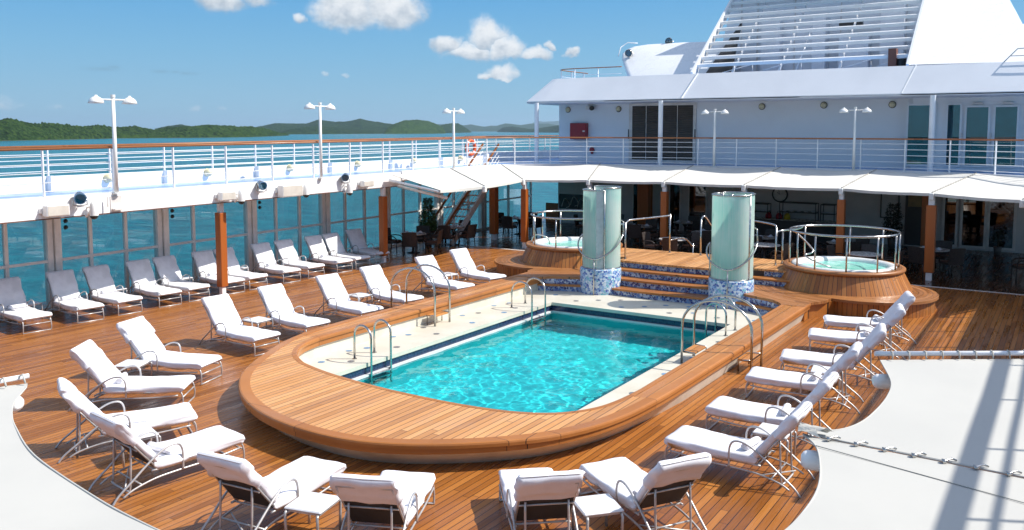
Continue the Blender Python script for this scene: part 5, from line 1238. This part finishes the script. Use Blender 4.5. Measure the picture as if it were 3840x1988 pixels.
# ================================================================ DINING FURNITURE
def chair():
    t = thing('dining_chair', 'x', 'chair', group='dark wicker dining chairs')
    b = MB(); b.box(-.25, .25, -.25, .25, .36, .43, .02); b.build('seat', 'wicker', t)
    b = MB(); b.box(-.22, .22, -.22, .22, .43, .475, .02); b.build('seat_cushion', 'cushion', t)
    b = MB(); b.grid(lambda u, v: (-.25-.03-.13*v-.04*math.sin(math.pi*u)*0, -.25+.5*u+(0), .40+.50*v), 8, 6); 
    V = [(-.25-.10*v-.045*(1-(2*u-1)**2), (-.26+.52*u)*(1+.05*v), .38+.53*v+.02*(1-(2*u-1)**2)*v) for v in [j/6 for j in range(7)] for u in [i/8 for i in range(9)]]
    V2 = [(x+.035, y, z) for x, y, z in V]; b = MB(); n_ = len(V)
    F = [(j*9+i, (j+1)*9+i, (j+1)*9+i+1, j*9+i+1) for j in range(6) for i in range(8)]; F2 = [tuple(n_+q for q in f[::-1]) for f in F]
    E_ = [(i+1, i, n_+i, n_+i+1) for i in range(8)]+[(54+i, 54+i+1, n_+54+i+1, n_+54+i) for i in range(8)]+[(j*9, (j+1)*9, n_+(j+1)*9, n_+j*9) for j in range(6)]+[((j+1)*9+8, j*9+8, n_+j*9+8, n_+(j+1)*9+8) for j in range(6)]
    b.add(V+V2, F+F2+E_); b.build('backrest', 'wicker', t)
    for s in (-1, 1):
        b = MB(); b.tube([(-.27, s*.255, .62), (-.1, s*.27, .65), (.12, s*.265, .63), (.22, s*.25, .55), (.23, s*.24, .42)], .022, 6); b.build('armrest', 'wicker', t)
        b = MB(); b.tube([(.22, s*.22, .38), (.235, s*.225, 0)], .02, 6); b.build('leg', 'wicker', t)
        b = MB(); b.tube([(-.22, s*.22, .38), (-.27, s*.225, 0)], .02, 6); b.build('leg', 'wicker', t)
    return t
def table(top='stone_top', r=.52, oct_=True):
    t = thing('dining_table', 'x', 'table', group='dining tables in the shade')
    b = MB(); b.lathe([(.001, .715), (r-.03, .715), (r, .73), (r, .75), (r-.01, .76), (.001, .76)], n=8 if oct_ else 32, smooth=False); b.build('table_top', top, t)
    b = MB(); b.lathe([(.26, 0), (.26, .02), (.05, .06), (.045, .55), (.16, .70), (.18, .714)], n=16); b.build('pedestal', 'dark_metal', t)
    return t
ch = chair(); ta = table(); tb_ = table('pale_top', .52, False)
nap = thing('folded_napkin', 'x', 'napkin', group='folded napkins and plates on the tables')
b = MB(); b.add([(-.11, -.06, 0), (.11, -.06, 0), (.10, .06, 0), (-.10, .06, 0), (0, -.03, .085), (.02, .04, .07)], [(0, 3, 2, 1), (0, 1, 4), (1, 2, 5, 4), (2, 3, 5), (3, 0, 4, 5)]); b.build('cloth', 'napkin', nap)
b = MB(); b.lathe([(.001, -.0), (.09, .0), (.12, .012)], (.0, .02), 16); b.build('plate', 'napkin', nap)
TBL = [((-21.15, 25.75), ta, 'octagonal stone-topped table beside the second wooden column', 'the table beside the second column', (200, 300, 20, 110), 3), ((-21.25, 28.45), ta, 'octagonal stone-topped table at the foot of the stairway', 'the table at the stair foot', (-70, -10, 100, 180, 240), 3),
       ((-20.9, 33.0), ta, 'shaded table behind the column right of the stairway', 'the shaded table right of the stairs', (180, 270, 0, 90), 2), ((-17.6, 34.5), ta, 'shaded table behind the left hot tub railing', 'the table behind the left hot tub', (200, 300, 60), 1),
       ((-14.9, 32.9), ta, 'table with napkins seen just right of the left shower tower', 'the napkin table right of the left shower tower', (190, 280, 350, 90), 3), ((-12.1, 29.6), tb_, 'pale round table right behind the terrace rail', 'the pale round table behind the terrace', (180, 285, 60), 0),
       ((-11.9, 32.3), tb_, 'round table with folded napkins left of the right shower tower', 'the napkin table left of the right shower tower', (-60, 20, 100, 200), 3), ((-13.9, 35.3), ta, 'far shaded table before the dark glass door', 'the far table before the dark door', (200, 320, 90), 2),
       ((-9.5, 31.9), ta, 'table with napkins right of the right shower tower', 'the napkin table right of the right shower tower', (180, 270, 0, 90), 3), ((-8.8, 29.8), tb_, 'pale round table beside the right shower tower', 'the pale table beside the right shower tower', (200, 330), 0),
       ((-6.7, 31.9), ta, 'table with napkins behind the left of the right hot tub', 'the napkin table behind the hot tub rail', (180, 60, 300), 3), ((-5.45, 29.3), tb_, 'pale round table right behind the right hot tub', 'the pale table behind the hot tub', (10, 90, 170), 0),
       ((-3.75, 31.7), tb_, 'round table with white napkins behind the right wooden column', 'the napkin table behind the right column', (-40, 190, 250, 80), 3)]
words = ['near side', 'right side', 'far side', 'left side', 'corner']
for k, ((x, y), pt_, lab, short, angs, nn) in enumerate(TBL):
    place(pt_, (x, y, 0), R(22.5+k*7), lab)
    for q, a in enumerate(angs):
        dd = .78; place(ch, (x+dd*math.cos(R(a)), y+dd*math.sin(R(a)), 0), R(a+180+(q*13 % 17)-8), 'dark chair, %s of %s' % (words[q], short))
    for q in range(nn):
        a = angs[q % len(angs)]+20*(q == 2); place(nap, (x+.27*math.cos(R(a)), y+.27*math.sin(R(a)), .765), R(a+70*q), 'napkin and plate, %s on %s' % (['first', 'second', 'third'][q], short))
place(ch, (-1.15, 31.5, 0), R(200), 'dark chair at the right photo edge in the doorway shade')
# ================================================================ PLANTS
def leaf_cloud(b, c, rx, rz, n_, size, cone=0.0, seed=1):
    rnd = random.Random(seed)
    k = 0
    while k < n_:
        u = rnd.uniform(-1, 1); v = rnd.uniform(-1, 1); w = rnd.uniform(-1, 1)
        rr = u*u+v*v
        lim = (1-((w+1)/2)*cone)*(1+.25*noise.noise(Vector((u*3, v*3, w*4+seed))))
        if rr > lim*lim or w*w > 1 or rr+w*w*.6 > 1.05 or rr < .15*lim*lim: continue
        p = Vector((c[0]+u*rx, c[1]+v*rx, c[2]+w*rz)); a = Vector((rnd.gauss(0, 1), rnd.gauss(0, 1), rnd.gauss(0, .7))).normalized(); e = a.orthogonal().normalized()*size*rnd.uniform(.25, .45); L = a*size*rnd.uniform(.6, 1.2)
        b.add([p-e, p+L*.5-e*.2, p+L, p+e], [(0, 1, 2, 3)]); k += 1
def shrub(name, label, x, y, z0, h, r, mat, nleaf, cone, pot_r=.2, seed=3):
    t = thing(name, label, 'potted plant', (x, y, 0))
    b = MB(); b.lathe([(.001, 0), (pot_r*.7, 0), (pot_r, z0*.8), (pot_r*.9, z0*.8), (.001, z0*.75)], n=18); b.build('pot', 'pot', t)
    b = MB(); b.tube([(0, 0, z0*.5), (.02, 0, z0+h*.3), (0, .02, z0+h*.8)], .03, 8, rs=[.035, .028, .01]); 
    for k in range(6): a = k*1.1; b.tube([(0, 0, z0+.1*k*h), (math.cos(a)*r*.6, math.sin(a)*r*.6, z0+.1*k*h+.18*h)], .01, 5)
    b.build('stem', 'bark', t)
    b = MB(); leaf_cloud(b, (0, 0, z0+h/2), r, h/2, nleaf, .075, cone, seed); b.build('foliage', mat, t)
shrub('potted_shrub', 'dense green conical shrub in a pot by the glass screen behind the tables', -21.85, 27.55, .62, 1.35, .42, 'shrub_leaf', 2600, .55)
shrub('potted_plant', 'dark silhouetted bushy plant in the shade left of the right doorway', -5.85, 37.0, .55, 1.25, .42, 'dark_leaf', 1500, .45, seed=5)
shrub('potted_plant', 'small spiky plant reflected beside the right glazed door', -2.2, 37.3, .4, .55, .22, 'dark_leaf', 200, .1, .15, 6)
# ================================================================ LOWER DECKHOUSE FRONT (in the shade)
YL = 38.25
def panel(nm, label, cat, x0, x1, z0, z1, mat, d=.05, frame=None, fw=.05, fm='frame_paint'):
    t = thing(nm, label, cat, ((x0+x1)/2, YL, 0))
    cx = (x0+x1)/2
    b = MB(); b.box(x0-cx, x1-cx, -d, -.003, z0, z1); b.build('panel', mat, t)
    if frame:
        b = MB()
        for (a, c, e, g) in ((x0-fw, x0, z0-fw, z1+fw), (x1, x1+fw, z0-fw, z1+fw), (x0, x1, z1, z1+fw), (x0, x1, z0-fw, z0)): b.box(a-cx, c-cx, -d-.03, -.004, e, g)
        b.build('frame', fm, t)
    return t
panel('wall_cladding', 'reddish wood wall cladding behind the left hot tub rail', 'wall cladding', -22.6, -21.85, .0, 1.0, 'column_teak')
panel('wall_painting', 'wide dark painting with pale swirls behind the left hot tub', 'painting', -21.8, -20.0, .75, 1.5, 'dark_interior', frame=1)
b = MB()
for k, (x, z) in enumerate(((-21.5, 1.0), (-21.0, 1.1), (-20.6, 1.0))): b.tube(cat_rom([(x-.15, YL-.06, z-.15), (x, YL-.06, z+.25), (x+.2, YL-.06, z+.15), (x+.3, YL-.06, z-.1), (x+.1, YL-.06, z-.2)], 4), .018, 5)
tag(b.build('painted_swirl', 'beige_box'), 'pale curling strokes on the dark painting', 'painting'); 
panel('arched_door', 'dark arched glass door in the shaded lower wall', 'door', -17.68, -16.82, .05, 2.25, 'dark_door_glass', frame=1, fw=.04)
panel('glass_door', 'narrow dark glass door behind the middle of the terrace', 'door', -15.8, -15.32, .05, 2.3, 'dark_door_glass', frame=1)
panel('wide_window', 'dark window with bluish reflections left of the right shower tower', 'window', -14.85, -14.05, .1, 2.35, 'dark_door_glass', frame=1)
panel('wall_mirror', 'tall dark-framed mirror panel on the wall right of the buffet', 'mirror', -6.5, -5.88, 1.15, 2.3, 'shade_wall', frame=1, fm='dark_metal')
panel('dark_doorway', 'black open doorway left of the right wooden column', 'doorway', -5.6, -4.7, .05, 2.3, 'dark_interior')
panel('amber_window', 'window panel with amber room light painted on, high in the right doorway', 'window', -5.5, -4.8, 1.62, 2.3, 'amber_glow_paint', d=.08)
for (x0, x1, lab) in ((-4.14, -3.75, 'narrow dark glass side panel right of the right wooden column'), (-3.50, -2.75, 'left leaf of the white framed glass door at lower right'), (-2.56, -1.76, 'right leaf of the white framed glass door at lower right')):
    t = panel('glass_door', lab, 'door', x0, x1, .18, 2.30, 'dark_door_glass', frame=1, fw=.09, d=.08)
for (x0, x1, lab) in ((-3.46, -2.78, 'amber panel painted as the lit interior behind the left glass door leaf'),):
    t = thing('lounge_interior', lab, 'interior', (x0, YL, 0)); b = MB(); b.box(0, x1-x0, -.045, -.012, 1.55, 2.2); b.build('painted_glow', 'amber_glow_paint', t)
t = thing('wall_clock', 'large round wall clock with black rim above the buffet', 'clock', (-10.68, YL-.02, 1.9)); t.rotation_euler = (R(90), 0, 0)
b = MB(); b.lathe([(.001, .03), (.30, .03)], n=40); b.build('face', 'clock_face', t)
b = MB(); b.lathe([(.29, .0), (.29, .05), (.34, .055), (.35, .0)], n=40); b.build('rim', 'dark_metal', t)
b = MB(); b.bar((0, 0, .036), (-.12, .10, .036), .018, .004, (0, 0, 1)); b.bar((0, 0, .04), (-.06, .21, .04), .012, .004, (0, 0, 1)); b.build('hands', 'dark_metal', t)
b = MB()
for k in range(12): a = R(30*k); b.bar((.24*math.cos(a), .24*math.sin(a), .034), (.27*math.cos(a), .27*math.sin(a), .034), .012, .003, (0, 0, 1))
b.build('hour_marks', 'dark_metal', t)
t = thing('buffet_counter', 'long dark buffet counter along the shaded wall under the clock', 'counter', (-10.2, 37.6, 0))
b = MB(); b.box(-1.9, 2.0, -.35, .3, 0, .86, .02); b.build('cabinet', 'dark_interior', t)
b = MB(); b.box(-1.95, 2.05, -.4, .32, .86, .90, .01); b.build('worktop', 'stone_top', t)
def case(x, w, h, lab):
    t = thing('display_case', lab, 'display case', (x, 37.6, .90))
    b = MB()
    for sx_ in (-w/2, w/2):
        for y in (-.28, .22): b.tube([(sx_, y, 0), (sx_, y, h)], .018, 6)
    for z in (h*.45, h): b.tube([(-w/2, -.28, z), (w/2, -.28, z), (w/2, .22, z), (-w/2, .22, z)], .018, 6, closed=True)
    b.build('frame', 'dark_metal', t)
    b = MB(); b.box(-w/2+.01, w/2-.01, -.27, .21, h*.44, h*.46); b.build('shelf', 'screen_glass', t)
    for k in range(5):
        b = MB(); b.lathe([(.001, h*.47), (.07, h*.48), (.10, h*.53)], (-w/2+w*(k+.5)/5, -.05), 10); b.build('dish', 'napkin', t)
case(-11.4, .9, .62, 'small buffet display case at the left end of the counter'); case(-9.68, 1.5, .72, 'wide glass buffet display case under the clock'); case(-8.45, .55, .7, 'narrow buffet rack at the right end of the counter')
for (x, mat, lab) in ((-10.95, 'fire_red', 'dark red bag on the buffet counter'), (-10.5, 'fire_red', 'red appliance on the buffet counter'), (-10.15, 'yellow_tag', 'small yellow container on the buffet counter')):
    t = thing('container', lab, 'container', (x, 37.5, .9)); b = MB(); b.lathe([(.001, 0), (.13, 0), (.14, .14), (.09, .22), (.05, .26), (.001, .26)], n=14); b.build('body', mat, t)
    b = MB(); b.tube([(-.08, 0, .2), (-.05, 0, .33), (.05, 0, .33), (.08, 0, .2)], .012, 6); b.build('handle', 'dark_metal', t)
b = MB(); b.box(-23.2, 3, 28.46, 28.60, .002, .008); o = tag(b.build('floor_seam', 'frame_paint'), kind='structure')
# inside of the beam's windscreen: pairs of round black loudspeakers
for i, y in enumerate((12.6, 15.95, 19.4)):
    t = thing('speaker_pair', 'pair of small black round fittings on a cream mullion, %s' % ['left', 'behind the nearest column', 'beyond the nearest column'][i], 'fitting', (GLS(y)+.06, y, 2.15))
    for z in (0, .17):
        b = MB(); b.lathe([(.001, .06), (.04, .05), (.06, 0)], n=12); b.v = [(zz, yy+.1, xx+z) for xx, yy, zz in b.v]; b.build('cone', 'dark_metal', t)
# ================================================================ FOREGROUND AWNING SHEETS
def sheet(nm, label, poly, z, mat='sail_cloth', slope=(0, 0), th=.012, seams=(), hooks=()):
    t = thing(nm, label, 'awning', group='white awning sheets over the aft deck')
    zf = lambda x, y: z+slope[0]*(x-poly[0][0])+slope[1]*(y-poly[0][1])
    from mathutils.geometry import tessellate_polygon
    # fine triangulated sheet: clip a grid to the outline
    bm = bmesh.new(); vs = [bm.verts.new((x, y, 0)) for x, y in poly]; f = bm.faces.new(vs)
    xs = [p[0] for p in poly]; ys_ = [p[1] for p in poly]
    g = .09
    for ax, lo, hi in ((0, min(xs), max(xs)), (1, min(ys_), max(ys_))):
        q = lo+g
        while q < hi:
            bmesh.ops.bisect_plane(bm, geom=bm.verts[:]+bm.edges[:]+bm.faces[:], plane_co=(q if ax == 0 else 0, q if ax == 1 else 0, 0), plane_no=(1 if ax == 0 else 0, 1 if ax == 1 else 0, 0)); q += g
    bmesh.ops.triangulate(bm, faces=bm.faces[:])
    for v in bm.verts: v.co.z = zf(v.co.x, v.co.y)+.012*noise.noise(Vector((v.co.x*.9, v.co.y*.9, 1)))+.0015*noise.noise(Vector((v.co.x*3, v.co.y*3, 1)))
    bm.normal_update()
    if sum(f.normal.z for f in bm.faces) < 0: bmesh.ops.reverse_faces(bm, faces=bm.faces[:])
    me = bpy.data.meshes.new('cloth'); bm.to_mesh(me); bm.free(); me.materials.append(M[mat])
    o = bpy.data.objects.new('cloth', me); col.objects.link(o); o.parent = t
    s_ = o.modifiers.new('s', 'SOLIDIFY'); s_.thickness = th; s_.offset = -1
    b = MB(); ed = [(x, y, zf(x, y)-.004) for x, y in poly]; b.tube(ed, .006, 6, closed=True); b.build('hem', mat, t)
    return t, zf
def cr2(P, k=6): return [(p.x, p.y) for p in cat_rom([(*p, 0) for p in P], k)]
RA = [(-1.29, 7.78)]+cr2([(-1.25, 7.66), (-1.10, 7.15), (-1.06, 6.75), (-1.07, 6.35), (-1.11, 6.02), (-1.2, 5.80), (-1.36, 5.66)])+[(-1.25, 5.60), (-.6, 5.575), (-.14, 5.56), (2.6, 5.5), (2.6, 10.5), (-.24, 8.50)]
RB = cr2([(-1.38, 5.61), (-1.25, 5.42), (-1.15, 5.1), (-1.09, 4.8), (-1.075, 4.5), (-1.10, 4.15), (-1.2, 3.8), (-1.35, 3.5)])+[(-1.6, 3.1), (-1.6, 2.4), (2.6, 2.4), (2.6, 5.47), (-.14, 5.53), (-.6, 5.545), (-1.25, 5.57)]
tA, zfA = sheet('awning_sheet', 'broad white awning sheet at the right edge, farther of two', RA, 2.75)
tB, zfB = sheet('awning_sheet', 'broad white awning sheet at the bottom-right corner, nearer of two', RB, 2.745)
# rope lacing and rail along the far edge
b = MB(); b.tube([(-1.34, 7.82, 2.79), (-.24, 8.55, 2.79), (2.6, 10.55, 2.79)], .022, 8); b.build('edge_pole', 'white_paint', tA)
for k in range(26):
    b = MB(); s_ = .09+k*.145; x, y = -1.29+s_*.821, 7.80+s_*.571
    b.tube([(x-.012, y+.05, 2.77), (x-.006, y+.03, 2.815), (x+.012, y-.005, 2.81), (x+.02, y-.05, 2.765)], .007, 5); b.build('rope_loop', 'sail_seam', tA)
for k in range(16):
    b = MB(); x = -1.18+k*.165; y = 5.585-(k*.0045)
    b.tube([(x-.035, y-.035, 2.757), (x-.02, y-.03, 2.762), (x-.005, y-.015, 2.770), (x+.01, y+.012, 2.770), (x+.035, y+.02, 2.760)], .006, 6, rs=[.02, .012, .006, .006, .005]); b.build('hook', 'steel', tB)
b = MB(); b.tube([(-1.25, 5.41, 2.752), (-.3, 5.19, 2.752), (.9, 4.92, 2.752), (2.6, 4.55, 2.752)], .003, 4); b.build('seam', 'sail_seam', tB)
b = MB(); b.grid(lambda u, v: (-1.40+.16*v+.05*math.sin(u*6)*v, 5.66-.11*u, 2.77+.03*math.sin(math.pi*u)+.012*math.sin(u*19+v*5)), 14, 5); b.build('gathered_corner', 'sail_cloth', tB)
LA = [(-6.78, 3.32), (-6.70, 3.47), (-6.62, 3.42)]+cr2([(-6.50, 3.32), (-6.30, 3.16), (-6.05, 3.02), (-5.77, 2.90), (-5.17, 2.70), (-4.35, 2.56), (-3.88, 2.51), (-3.4, 2.49), (-2.9, 2.5)])+[(-2.7, 1.2), (-7.1, 1.2), (-6.95, 2.4)]
tL, zfL = sheet('awning_sheet', 'large white awning sheet curving across the bottom-left corner', LA, 2.75)
b = MB(); b.tube([(-7.0, 2.2, 2.80), (-6.73, 3.50, 2.80)], .02, 8); b.build('edge_pole', 'white_paint', tL)
for k in range(8):
    b = MB(); x = -6.72-k*.025; y = 3.44-k*.13; b.tube([(x+.05, y, 2.765), (x+.02, y, 2.83), (x-.03, y-.02, 2.80)], .008, 5); b.build('rope_loop', 'sail_cloth', tL)
for (x, y, z, dx, dy, l) in ((-6.60, 3.33, 2.645, -.5, .0, 'white roller end under the left awning sheet corner'), (-1.26, 7.50, 2.64, .5, .25, 'white roller end under the far corner of the right awning sheet'), (-1.31, 5.44, 2.64, .5, .1, 'white roller end under the middle corner of the right awning sheet')):
    t = thing('awning_roller', l, 'roller', group='awning roller ends'); b = MB(); r_ = .062
    d_ = Vector((dx, dy, 0)).normalized(); P = [Vector((x, y, z))+d_*s_ for s_ in (-.035, -.02, 0, .03, .5)]
    b.tube(P, r_, 18, rs=[r_*.45, r_*.8, r_*.97, r_, r_]); b.build('drum', 'white_gloss', t)
# gantry to the right (outside the frame) whose shadow stripes the right sheets
gt = thing('side_gantry', 'white lattice gantry right of the aft deck, seen only by its striped shadow', 'gantry')
def lift(x, y, z, zt): k = (zt-z)/1.0; return (x+.78*k, y+.5*k, zt)
def gbar(p, q, w):
    b = MB(); a = lift(*p, 2.75, p2); c = lift(*q, 2.75, p2); b.bar(a, c, w, w*.4); b.build('gantry_bar', 'white_gloss', gt)
p2 = 5.6
gbar((-.41, 10.2), (-.42, 2.6), .105); gbar((-.235, 10.2), (-.232, 2.6), .04); gbar((-.06, 10.2), (-.06, 2.6), .06)
for k in range(6): y = 9.5-1.14*k-.12; gbar((-.41, y-.06), (-.06, y+.12), .03)
